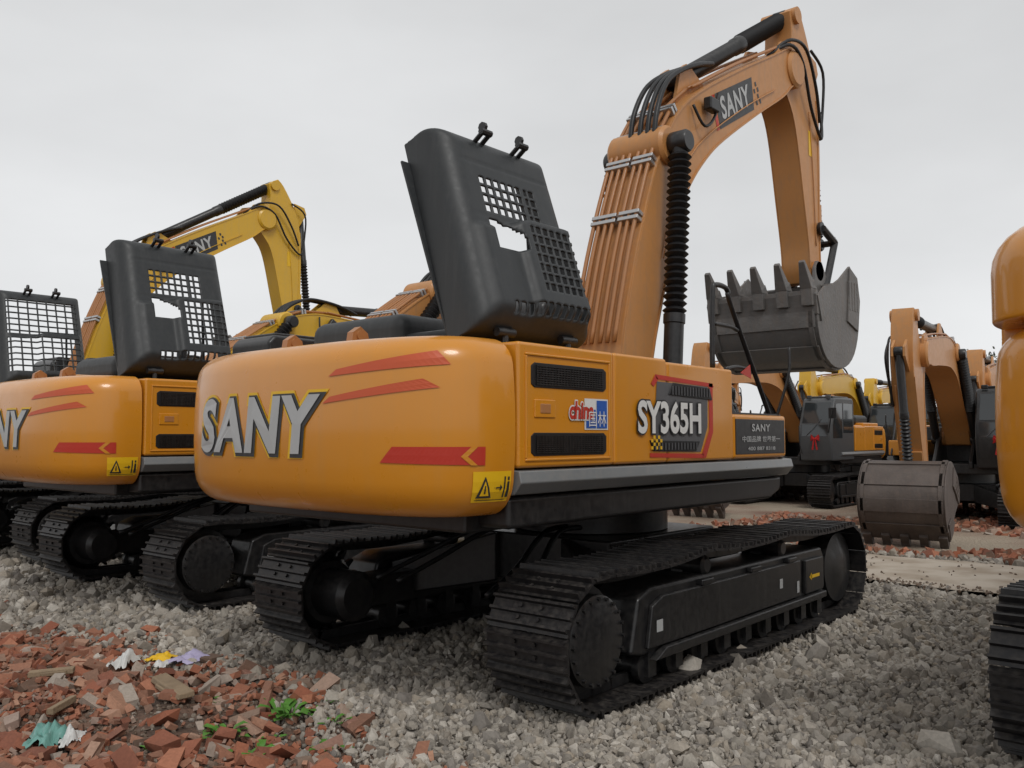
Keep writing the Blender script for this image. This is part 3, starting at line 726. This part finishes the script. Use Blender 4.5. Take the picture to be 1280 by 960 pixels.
E0=excavator((0,0,0))
E1=excavator((0.16,4.87,0),a=-34,b=14,c=40,variant=1)
E2=excavator((0.5,9.3,0),body='yellow',armmat='yellow',a=-35,b=14,c=40,cage=True,variant=1)
E3=excavator((0.75,13.5,0),sc=1.07,body='yellow',armmat='yellow',variant=1)
E4=excavator((1.0,-5.235,0),cwz=2.68,a=-25,b=10,c=40,variant=1,hoodopen=False)
R1=excavator((15.0,0.62,-0.14),rz=math.radians(186.5),sc=0.93,a=-34.5,b=-22,c=128,hi=True,hoodopen=False,bmat='rust')
def ribbon(par,x,y,z,s=0.75):
    b=B()
    for sx in (-1,1):
        for k in range(3):
            a=0.5*k-0.4
            b.add([(x,y,z),(x-0.03,y+s*sx*0.16*math.cos(a),z+s*(0.16*math.sin(a)+0.05)),(x-0.05,y+s*sx*0.2*math.cos(a),z+s*(0.2*math.sin(a)-0.03)),(x+0.02,y+sx*0.02,z-0.04*s)],[(0,1,2,3)])
        b.add([(x,y,z),(x-0.02,y+s*sx*0.06,z-0.45*s),(x-0.01,y+s*sx*0.12,z-0.43*s),(x,y+sx*0.04*s,z)],[(0,1,2,3)])
    b.out('ribbon_bow','ribbon',par,solid=0.01)
ribbon(R1,1.90,1.0,1.95)
for e in (E0,E1,E2,E3,E4,R1): bake(e)
R2=clone(R1,(17.6,5.3,-0.1),math.radians(181),0.92,{'black':'cabgrey'})
YS={'orange':'yellow','tan':'yellow'}; GS={'black':'cabgrey'}
for (x,y,r,k,sw) in ((24.5,6.0,184,0,YS),(23.5,1.6,187,0,None),(29,15,175,0,None),(33,7,183,0,YS),(30,-2.5,180,0,GS),(40,12,180,0,None),(34,2.2,182,0,None),(33,22,175,0,None),(44,2,180,0,YS),(22,10.5,20,1,None),(28,10.0,15,1,YS),(27,4.0,-30,1,YS)):
    clone(R1 if k==0 else E1,(x,y,-0.1),math.radians(r),0.92,sw)

# ------------------------------------------------------------------ terrain
def hgt(x,y):
    x=np.asarray(x,float); y=np.asarray(y,float)
    h=0.018*np.sin(1.3*x+0.7*y)+0.014*np.sin(2.9*x-1.7*y+1)+0.010*np.sin(5.1*x+4.3*y)+0.007*np.sin(9*y-7*x+2)
    h=h-0.02
    h+=0.09*np.exp(-((x+3.05)/0.35)**2-((y-0.3)/1.6)**2)+0.05*np.exp(-((x+2.9)/0.4)**2-((y-2.6)/0.5)**2)
    rb=1/(1+np.exp((x+3.4)/0.15)); h+=rb*(0.035*np.sin(3.3*x+1)*np.sin(2.7*y)+0.02)
    pit=((np.abs(x)<2.6)&(np.abs(np.abs(y)-1.3)<0.4)); h=np.where(pit,np.minimum(h,-0.005),h)
    far=np.clip((x-6)/8,0,1); h=h*(1-far)-0.10*far
    return h
def bedge(y):
    y=np.asarray(y,float)
    return -3.16+0.22*np.sin(0.9*y+0.4)+0.13*np.sin(2.3*y+1)+0.06*np.sin(6*y)+np.where(y<-1.4,-0.3*(-1.4-y),0)
gx=np.concatenate([-np.geomspace(900,9,18),np.arange(-8,9,0.09),np.geomspace(9.5,900,40)])
gy=np.concatenate([-np.geomspace(900,9,18),np.arange(-8,11,0.09),np.geomspace(11.5,900,34)])
X,Y=np.meshgrid(gx,gy,indexing='ij'); Z=hgt(X,Y)
V=np.stack([X,Y,Z],-1).reshape(-1,3); nx,ny=len(gx),len(gy)
idx=np.arange(nx*ny).reshape(nx,ny)
Q=np.stack([idx[:-1,:-1],idx[1:,:-1],idx[1:,1:],idx[:-1,1:]],-1).reshape(-1,4)
def npmesh(name,V,Q,mat,k=4,smooth=False):
    me=bpy.data.meshes.new(name); me.vertices.add(len(V)); me.vertices.foreach_set('co',V.astype(np.float32).ravel())
    me.loops.add(Q.size); me.loops.foreach_set('vertex_index',Q.astype(np.int32).ravel())
    me.polygons.add(len(Q)); me.polygons.foreach_set('loop_start',np.arange(0,Q.size,k,dtype=np.int32))
    me.update(calc_edges=True); me.validate()
    me.polygons.foreach_set('use_smooth',np.full(len(me.polygons),bool(smooth)))
    me.materials.append(mat); o=bpy.data.objects.new(name,me); COL.objects.link(o); return o
def ground_mat():
    m,nt,b=newmat('ground_material'); N=nt.nodes; L=nt.links
    tc=N.new('ShaderNodeTexCoord'); sx=N.new('ShaderNodeSeparateXYZ'); L.new(tc.outputs['Object'],sx.inputs[0])
    def noise(sc,d=5):
        n=N.new('ShaderNodeTexNoise'); n.inputs['Scale'].default_value=sc; n.inputs['Detail'].default_value=d; L.new(tc.outputs['Object'],n.inputs['Vector']); return n
    vo=N.new('ShaderNodeTexVoronoi'); vo.inputs['Scale'].default_value=22; L.new(tc.outputs['Object'],vo.inputs['Vector'])
    sv=N.new('ShaderNodeSeparateColor'); L.new(vo.outputs['Color'],sv.inputs[0])
    cr=N.new('ShaderNodeValToRGB'); L.new(sv.outputs[0],cr.inputs[0]); e=cr.color_ramp.elements
    e[0].color=(0.09,0.08,0.07,1); e[1].color=(0.34,0.31,0.27,1); x=e.new(0.5); x.color=(0.20,0.18,0.155,1)
    n1=noise(3.0); n2=noise(30)
    cr2=N.new('ShaderNodeValToRGB'); L.new(n1.outputs['Fac'],cr2.inputs[0]); e=cr2.color_ramp.elements
    e[0].position=0.35; e[0].color=(0.080,0.056,0.042,1); e[1].position=0.65; e[1].color=(0.19,0.11,0.075,1)
    cr3=N.new('ShaderNodeValToRGB'); n4=noise(0.35,8); L.new(n4.outputs['Fac'],cr3.inputs[0]); e=cr3.color_ramp.elements
    e[0].position=0.38; e[0].color=(0.20,0.115,0.08,1); e[1].position=0.6; e[1].color=(0.34,0.28,0.21,1)
    ad=N.new('ShaderNodeMath'); ad.operation='MULTIPLY_ADD'; L.new(n1.outputs['Fac'],ad.inputs[0]); ad.inputs[1].default_value=0.7; L.new(sx.outputs['X'],ad.inputs[2])
    mr=N.new('ShaderNodeMapRange'); mr.inputs[1].default_value=-2.75; mr.inputs[2].default_value=-2.95; L.new(ad.outputs[0],mr.inputs[0])
    m2=N.new('ShaderNodeMapRange'); m2.inputs[1].default_value=6.9; m2.inputs[2].default_value=8.2; L.new(ad.outputs[0],m2.inputs[0])
    mc=N.new('ShaderNodeMix'); mc.data_type='RGBA'; L.new(mr.outputs[0],mc.inputs['Factor']); L.new(cr.outputs[0],mc.inputs['A']); L.new(cr2.outputs[0],mc.inputs['B'])
    md=N.new('ShaderNodeMix'); md.data_type='RGBA'; L.new(m2.outputs[0],md.inputs['Factor']); L.new(mc.outputs['Result'],md.inputs['A']); L.new(cr3.outputs[0],md.inputs['B'])
    L.new(md.outputs['Result'],b.inputs['Base Color']); b.inputs['Roughness'].default_value=0.95
    bp=N.new('ShaderNodeBump'); bp.inputs['Strength'].default_value=0.8; bp.inputs['Distance'].default_value=0.03
    sm=N.new('ShaderNodeMath'); sm.operation='SUBTRACT'; L.new(n2.outputs['Fac'],sm.inputs[0]); L.new(vo.outputs['Distance'],sm.inputs[1])
    L.new(sm.outputs[0],bp.inputs['Height']); L.new(bp.outputs[0],b.inputs['Normal'])
    return m
npmesh('ground',V,Q,ground_mat(),smooth=True)

def island_mat(name,cols,rough=0.9):
    m,nt,b=newmat(name); N=nt.nodes; L=nt.links
    g=N.new('ShaderNodeNewGeometry'); cr=N.new('ShaderNodeValToRGB'); L.new(g.outputs['Random Per Island'],cr.inputs[0])
    e=cr.color_ramp.elements; e[0].color=(*cols[0],1); e[1].color=(*cols[-1],1)
    for i,c in enumerate(cols[1:-1]): x=e.new((i+1)/(len(cols)-1)); x.color=(*c,1)
    tc=N.new('ShaderNodeTexCoord'); n=N.new('ShaderNodeTexNoise'); n.inputs['Scale'].default_value=60; n.inputs['Detail'].default_value=4; L.new(tc.outputs['Object'],n.inputs['Vector'])
    mr=N.new('ShaderNodeMapRange'); mr.inputs[3].default_value=0.65; mr.inputs[4].default_value=1.3; L.new(n.outputs['Fac'],mr.inputs[0])
    nl=N.new('ShaderNodeTexNoise'); nl.inputs['Scale'].default_value=0.9; nl.inputs['Detail'].default_value=3; L.new(tc.outputs['Object'],nl.inputs['Vector'])
    ml=N.new('ShaderNodeMapRange'); ml.inputs[1].default_value=.3; ml.inputs[2].default_value=.7; ml.inputs[3].default_value=0.80; ml.inputs[4].default_value=1.12; L.new(nl.outputs['Fac'],ml.inputs[0])
    mm=N.new('ShaderNodeMath'); mm.operation='MULTIPLY'; L.new(mr.outputs[0],mm.inputs[0]); L.new(ml.outputs[0],mm.inputs[1])
    mx=N.new('ShaderNodeMix'); mx.data_type='RGBA'; mx.blend_type='MULTIPLY'; mx.inputs['Factor'].default_value=1; L.new(cr.outputs[0],mx.inputs['A']); L.new(mm.outputs[0],mx.inputs['B'])
    L.new(mx.outputs['Result'],b.inputs['Base Color']); b.inputs['Roughness'].default_value=rough
    return m
bm=bmesh.new(); bmesh.ops.create_icosphere(bm,subdivisions=1,radius=1); IV=np.array([v.co[:] for v in bm.verts]); IF=np.array([[v.index for v in f.verts] for f in bm.faces]); bm.free()
BV=np.array([(x,y,z) for x in (-1,1) for y in (-1,1) for z in (-1,1)],float); BF=np.array([(0,1,3,2),(4,6,7,5),(0,4,5,1),(2,3,7,6),(0,2,6,4),(1,5,7,3)])
def scatter(name,P,scale,base,faces,mat,jit=0.25,k=3,tilt=3.14):
    n=len(P)
    th=rng.uniform(0,2*np.pi,n); ph=rng.uniform(-tilt,tilt,n); ps=rng.uniform(-tilt,tilt,n)
    v=base[None]*(1+rng.uniform(-jit,jit,(n,len(base),3)))*scale[:,None,:]
    def R(v,ax,a):
        c,s=np.cos(a)[:,None],np.sin(a)[:,None]; i,j=[(1,2),(2,0),(0,1)][ax]; w=v.copy(); w[...,i]=c*v[...,i]-s*v[...,j]; w[...,j]=s*v[...,i]+c*v[...,j]; return w
    v=R(R(R(v,0,ph),1,ps),2,th)+P[:,None,:]
    f=faces[None]+(np.arange(n)*len(base))[:,None,None]
    return npmesh(name,v.reshape(-1,3),f.reshape(-1,faces.shape[1]),mat,k)
th0=math.radians(41.1)
def sector(n,d0,d1,wl,wr):
    d=np.sqrt(rng.uniform(d0*d0,d1*d1,n)); r=rng.uniform(-wl,wr,n)*d
    x=-6.61+math.cos(th0)*d+math.sin(th0)*r; y=-4.81+math.sin(th0)*d-math.cos(th0)*r
    return x,y
PX=[];PS=[]
for n,d0,d1,s in ((40000,3.2,6.8,0.019),(34000,6.5,10.5,0.025),(26000,10,20,0.036)):
    x,y=sector(n,d0,d1,0.75,0.75)
    keep=(x>bedge(y)-rng.uniform(0,0.75,n)**2)&(x<7.2)&~((x>4.2)&(x<6.6))
    x,y=x[keep],y[keep]; sc=s*rng.lognormal(0,0.40,len(x))
    z=hgt(x,y)+sc*0.35+rng.uniform(0,0.014,len(x)); PX.append(np.stack([x,y,z],1)); PS.append(np.stack([sc*rng.uniform(.75,1.4,len(x)),sc*rng.uniform(.7,1.1,len(x)),sc*rng.uniform(.5,.9,len(x))],1))
GR=island_mat('gravel_stone',[(0.15,0.13,0.11),(0.41,0.375,0.32),(0.26,0.225,0.185),(0.54,0.50,0.44),(0.32,0.27,0.21),(0.45,0.41,0.355),(0.20,0.18,0.16),(0.36,0.325,0.275)])
scatter('gravel',np.concatenate(PX),np.concatenate(PS),IV,IF,GR,0.33,3)
BR=island_mat('brick_fragment',[(0.34,0.115,0.058),(0.21,0.08,0.05),(0.40,0.165,0.095),(0.16,0.11,0.08),(0.29,0.12,0.07),(0.42,0.23,0.15),(0.36,0.31,0.26),(0.27,0.09,0.05),(0.37,0.145,0.08),(0.22,0.17,0.13)])
x,y=sector(30000,3.2,11,0.85,0.3); keep=(x<bedge(y)+rng.uniform(-0.7,0.25,len(x))); x,y=x[keep],y[keep]
dens=np.sin(2.1*x+0.5)*np.sin(1.7*y+1.2)+0.5*np.sin(5*x-3*y); keep=rng.uniform(-1.8,1.1,len(x))<dens+0.25; x,y=x[keep],y[keep]
n=len(x); big=rng.random(n)<0.11
sc=np.stack([np.where(big,rng.uniform(.04,.10,n),rng.uniform(.008,.036,n)),np.where(big,rng.uniform(.03,.055,n),rng.uniform(.008,.026,n)),np.where(big,rng.uniform(.018,.028,n),rng.uniform(.007,.018,n))],1)
z=hgt(x,y)+sc[:,2]*0.7+rng.uniform(0,0.035,n)
x2=rng.uniform(7,20,4200); y2=rng.uniform(-7,4,4200); s2=rng.uniform(.015,.07,(4200,3)); z2=hgt(x2,y2)+s2[:,2]*.5
cl=np.sin(1.1*x2+0.3*y2)+np.sin(0.8*y2-0.4*x2+2)>-0.2; x2,y2,s2,z2=x2[cl],y2[cl],s2[cl],z2[cl]
scatter('brick_rubble',np.concatenate([np.stack([x,y,z],1),np.stack([x2,y2,z2],1)]),np.concatenate([sc,s2]),BV,BF,BR,0.33,4,tilt=0.65)
x,y=sector(20000,3.2,10,0.85,0.1); keep=(x<bedge(y)+0.2); x,y=x[keep],y[keep]; n=len(x); s=rng.uniform(.005,.022,(n,3))
DR=island_mat('dirt_clod',[(0.12,0.085,0.062),(0.18,0.125,0.09),(0.26,0.215,0.17),(0.14,0.10,0.075),(0.36,0.33,0.29)])
scatter('dirt_clods',np.stack([x,y,hgt(x,y)+0.004],1),s,IV,IF,DR,0.3,3)
m,nt,b=newmat('concrete_road_material'); N=nt.nodes;L=nt.links
tc=N.new('ShaderNodeTexCoord'); n_=N.new('ShaderNodeTexNoise'); n_.inputs['Scale'].default_value=1.8; n_.inputs['Detail'].default_value=8; L.new(tc.outputs['Object'],n_.inputs['Vector'])
cr=N.new('ShaderNodeValToRGB'); L.new(n_.outputs['Fac'],cr.inputs[0]); cr.color_ramp.elements[0].position=.28; cr.color_ramp.elements[0].color=(0.27,0.21,0.15,1); cr.color_ramp.elements[1].position=.6; cr.color_ramp.elements[1].color=(0.44,0.38,0.31,1); L.new(cr.outputs[0],b.inputs['Base Color']); b.inputs['Roughness'].default_value=.9
yy=np.arange(-30,40,0.5); xx=np.linspace(4.2,6.6,7); Xr,Yr=np.meshgrid(xx,yy,indexing='ij'); Zr=np.full_like(Xr,0.035)
Xr=Xr+0.08*np.sin(3*Yr+Xr)
V=np.stack([Xr,Yr,Zr],-1).reshape(-1,3); idx=np.arange(Xr.size).reshape(Xr.shape); Q=np.stack([idx[:-1,:-1],idx[1:,:-1],idx[1:,1:],idx[:-1,1:]],-1).reshape(-1,4)
npmesh('concrete_road',V,Q,m)
nn=1500; x=np.where(rng.random(nn)<0.8,rng.normal(4.25,0.10,nn),rng.uniform(4.2,7.0,nn)); y=rng.uniform(-9,3,nn); s=rng.uniform(.006,.024,(nn,3))
scatter('road_crumbs',np.stack([x,y,np.full(nn,0.04)],1),s,IV,IF,DR,0.3,3)

# ------------------------------------------------------------------ small things on the ground
M['leaf']=paint('weed_leaf',(0.09,0.24,0.035),0.5,var=0.4,scale=12)
M['wood']=paint('old_wood',(0.26,0.19,0.12),0.8,var=0.4,scale=8,bump=0.6)
M['plastic']=paint('plastic_film',(0.6,0.6,0.58),0.35,var=0.2,scale=9)
M['teal']=paint('teal_plastic',(0.13,0.30,0.26),0.35,var=0.5,scale=9)
M['lilac']=paint('lilac_paper',(0.42,0.38,0.55),0.6,var=0.2,scale=9)
def weed(x,y,n,s):
    z=float(hgt(x,y))+0.015; b=B()
    for i in range(n):
        a=random.uniform(0,6.28); l=s*random.uniform(.5,1); w=l*0.22; up=random.uniform(.25,.9)
        d=Vector((math.cos(a),math.sin(a),0)); p=Vector((-d.y,d.x,0)); bx=Vector((x,y,z))+d*random.uniform(0,s*.5)+Vector((random.uniform(-1,1),random.uniform(-1,1),0))*s*.5
        c1=bx+d*l*.35+Vector((0,0,l*up*.6)); c2=bx+d*l*.75+Vector((0,0,l*up*.75)); c3=bx+d*l+Vector((0,0,l*up*.6))
        b.add([bx,c1+p*w*.8,c2+p*w,c3,c2-p*w,c1-p*w*.8,c1-Vector((0,0,.004)),c2-Vector((0,0,.006))],[(0,1,6),(0,6,5),(1,2,7,6),(6,7,4,5),(2,3,7),(7,3,4)])
    b.out('weed_plant','leaf',None,smooth=True)
for (x,y,n,s) in ((-3.78,-0.15,32,0.12),(-3.36,-0.18,42,0.13),(-3.82,-0.51,28,0.12),(-3.27,-0.55,14,0.09),(-3.55,0.35,12,0.07),(-4.2,-0.1,8,0.06),(-3.5,-0.75,16,0.08),(-3.6,-0.35,10,0.06),(-3.1,-0.3,8,0.05)): weed(x,y,n,s)
def sheet(name,x,y,sx,sy,mat,rz,amp=0.05,seed=0):
    V=[];n=16; r=random.Random(seed); ph=[r.uniform(0,6.28) for _ in range(6)]
    for j in range(n):
        for i in range(n):
            a=i/(n-1)-.5; b_=j/(n-1)-.5; ed=1+0.18*math.sin(5*math.atan2(b_,a+1e-6)+ph[0])
            u=a*sx*ed; v=b_*sy*ed; c,s=math.cos(rz),math.sin(rz); X_=x+u*c-v*s; Y_=y+u*s+v*c
            zz=amp*(0.5+0.5*math.sin(a*7+ph[1])*math.cos(b_*6+ph[2]))+amp*.35*abs(math.sin(a*15+b_*9+ph[3]))+amp*.2*math.sin(b_*23+a*8+ph[4])
            zz*=max(0.1,1-2.2*(a*a+b_*b_))
            V.append((X_,Y_,float(hgt(X_,Y_))+0.045+zz))
    Fc=[(j*n+i,j*n+i+1,(j+1)*n+i+1,(j+1)*n+i) for j in range(n-1) for i in range(n-1) if (i-(n-1)/2)**2+(j-(n-1)/2)**2<62]
    mk(name,V,Fc,mat,None,smooth=True)
sheet('plastic_bag',-3.50,1.71,0.26,0.18,'plastic',0.5,0.12,1)
sheet('plastic_bag',-3.32,1.55,0.22,0.16,'ylabel',-0.8,0.05,2)
sheet('paper_wrapper',-3.24,1.29,0.28,0.16,'lilac',-0.6,0.07,3)
sheet('paper_wrapper',-3.38,1.36,0.14,0.12,'plastic',0.3,0.05,4)
sheet('plastic_bag',-4.50,0.52,0.36,0.20,'teal',1.1,0.10,5)
sheet('plastic_bag',-4.42,0.40,0.16,0.12,'plastic',0.6,0.08,6)
def plank(px,py,l,wd,a):
    b=B()
    def TW(v):
        c,s=math.cos(a),math.sin(a); x_,y_=v[0]*c-v[1]*s,v[0]*s+v[1]*c; return (px+x_,py+y_,float(hgt(px,py))+0.07+v[2]+x_*0.08)
    b.prof([(-wd,-0.018),(wd,-0.02),(wd*.9,0.022),(-wd*.8,0.018)],-l,l*0.9,TW); b.box(-wd*1.35,-wd*1.02,-l*.75,l*.35,-0.018,0.010,TW)
    b.out('wood_plank','wood',None,bevel=0.008)
plank(-3.69,0.66,0.27,0.055,-0.15); plank(-3.95,1.9,0.16,0.03,0.9); plank(-4.25,0.95,0.12,0.025,-1.0)

# ------------------------------------------------------------------ distant trees
M['treeleaf']=paint('tree_foliage',(0.06,0.075,0.04),0.7,var=0.4,scale=1)
def tree(x,y,h,seed):
    r=random.Random(seed); e=empty('tree',(x,y,-0.1)); b=B()
    b.tube([(0,0,0),(0.1,0,h*.3),(0,0.1,h*.6),(0.05,0,h*.9)],h*0.018,6)
    for i in range(9):
        z=h*(.3+.06*i); a=r.uniform(0,6.28); l=h*r.uniform(.15,.28); b.tube([(0,0,z),(math.cos(a)*l*.5,math.sin(a)*l*.5,z+l*.35),(math.cos(a)*l,math.sin(a)*l,z+l*.8)],h*0.006,5)
    b.out('trunk_and_limbs','wood',e,smooth=True)
    n=2200; c=[]; 
    for k in range(24):
        a=r.uniform(0,6.28); rr=r.uniform(0,h*.24); z=h*r.uniform(.42,.95); c.append((math.cos(a)*rr*(1.3-z/h),math.sin(a)*rr*(1.3-z/h),z))
    lv=B()
    for i in range(n):
        p=Vector(c[r.randrange(24)])+Vector((r.gauss(0,1),r.gauss(0,1),r.gauss(0,1)))*h*.05
        u=Vector((r.gauss(0,1),r.gauss(0,1),r.gauss(0,1))).normalized(); w=u.orthogonal().normalized(); s=h*.015*r.uniform(.6,1.4)
        lv.add([p-u*s,p+w*s*.6,p+u*s,p-w*s*.6],[(0,1,2,3)])
    lv.out('foliage','treeleaf',e)
for i,(d,px) in enumerate(((48,1232),(55,1216),(60,1250),(75,1150),(80,1120),(78,1085),(85,1180),(90,1000),(70,1290),(66,1330))):
    r_=(px-640)/1100*d; tree(-6.61+math.cos(th0)*d+math.sin(th0)*r_,-4.81+math.sin(th0)*d-math.cos(th0)*r_,(6.2 if i==0 else 6.0 if d<65 else 4.6),i)

# ------------------------------------------------------------------ world, sun
w=bpy.data.worlds.new('World'); scene.world=w; w.use_nodes=True; nt=w.node_tree; N=nt.nodes; L=nt.links
bg=N['Background']; bg.inputs['Strength'].default_value=0.1
sk=N.new('ShaderNodeTexSky'); sk.sky_type='NISHITA'; sk.sun_disc=False; sk.sun_elevation=math.radians(52); sk.sun_rotation=math.radians(212)
hs=N.new('ShaderNodeHueSaturation'); hs.inputs['Saturation'].default_value=0.25; L.new(sk.outputs[0],hs.inputs['Color'])
tc=N.new('ShaderNodeTexCoord'); sx=N.new('ShaderNodeSeparateXYZ'); L.new(tc.outputs['Generated'],sx.inputs[0])
mp=N.new('ShaderNodeMapping'); mp.inputs['Scale'].default_value=(1,1,2.6); L.new(tc.outputs['Generated'],mp.inputs['Vector'])
nz=N.new('ShaderNodeTexNoise'); nz.inputs['Scale'].default_value=1.7; nz.inputs['Detail'].default_value=5; nz.inputs['Roughness'].default_value=.5; L.new(mp.outputs[0],nz.inputs['Vector'])
gr=N.new('ShaderNodeMapRange'); gr.inputs[1].default_value=0.0; gr.inputs[2].default_value=0.65; L.new(sx.outputs['Z'],gr.inputs[0])
cr=N.new('ShaderNodeValToRGB'); L.new(gr.outputs[0],cr.inputs[0]); cr.color_ramp.elements[0].color=(8.4,8.5,8.6,1); cr.color_ramp.elements[1].color=(7.0,7.05,7.1,1)
mr=N.new('ShaderNodeMapRange'); mr.inputs[1].default_value=.3; mr.inputs[2].default_value=.7; mr.inputs[3].default_value=.87; mr.inputs[4].default_value=1.07; L.new(nz.outputs['Fac'],mr.inputs[0])
mu=N.new('ShaderNodeMix'); mu.data_type='RGBA'; mu.blend_type='MULTIPLY'; mu.inputs['Factor'].default_value=1; L.new(cr.outputs[0],mu.inputs['A']); L.new(mr.outputs[0],mu.inputs['B'])
mx=N.new('ShaderNodeMix'); mx.data_type='RGBA'; mx.inputs['Factor'].default_value=0.9; L.new(hs.outputs[0],mx.inputs['A']); L.new(mu.outputs['Result'],mx.inputs['B'])
L.new(mx.outputs['Result'],bg.inputs['Color'])
sun=bpy.data.lights.new('sun','SUN'); sun.energy=1.15; sun.angle=math.radians(18); sun.color=(1,0.98,0.95)
so=bpy.data.objects.new('sun',sun); COL.objects.link(so)
sd=Vector((-0.35,-0.55,-0)).normalized()*math.cos(math.radians(52))+Vector((0,0,math.sin(math.radians(52))))
so.rotation_euler=sd.to_track_quat('Z','Y').to_euler()
scene.view_settings.view_transform='Standard'; scene.view_settings.look='None'; scene.view_settings.exposure=0

# ------------------------------------------------------------------ camera
cam=bpy.data.cameras.new('camera'); co=bpy.data.objects.new('camera',cam); COL.objects.link(co); scene.camera=co
co.location=(-6.61,-4.81,1.75); cam.sensor_width=36; cam.lens=36*1100/1280; cam.clip_end=3000; cam.clip_start=0.05
pt=math.radians(3.38)
Fd=Vector((math.cos(th0)*math.cos(pt),math.sin(th0)*math.cos(pt),math.sin(pt)))
co.rotation_euler=Fd.to_track_quat('-Z','Y').to_euler()
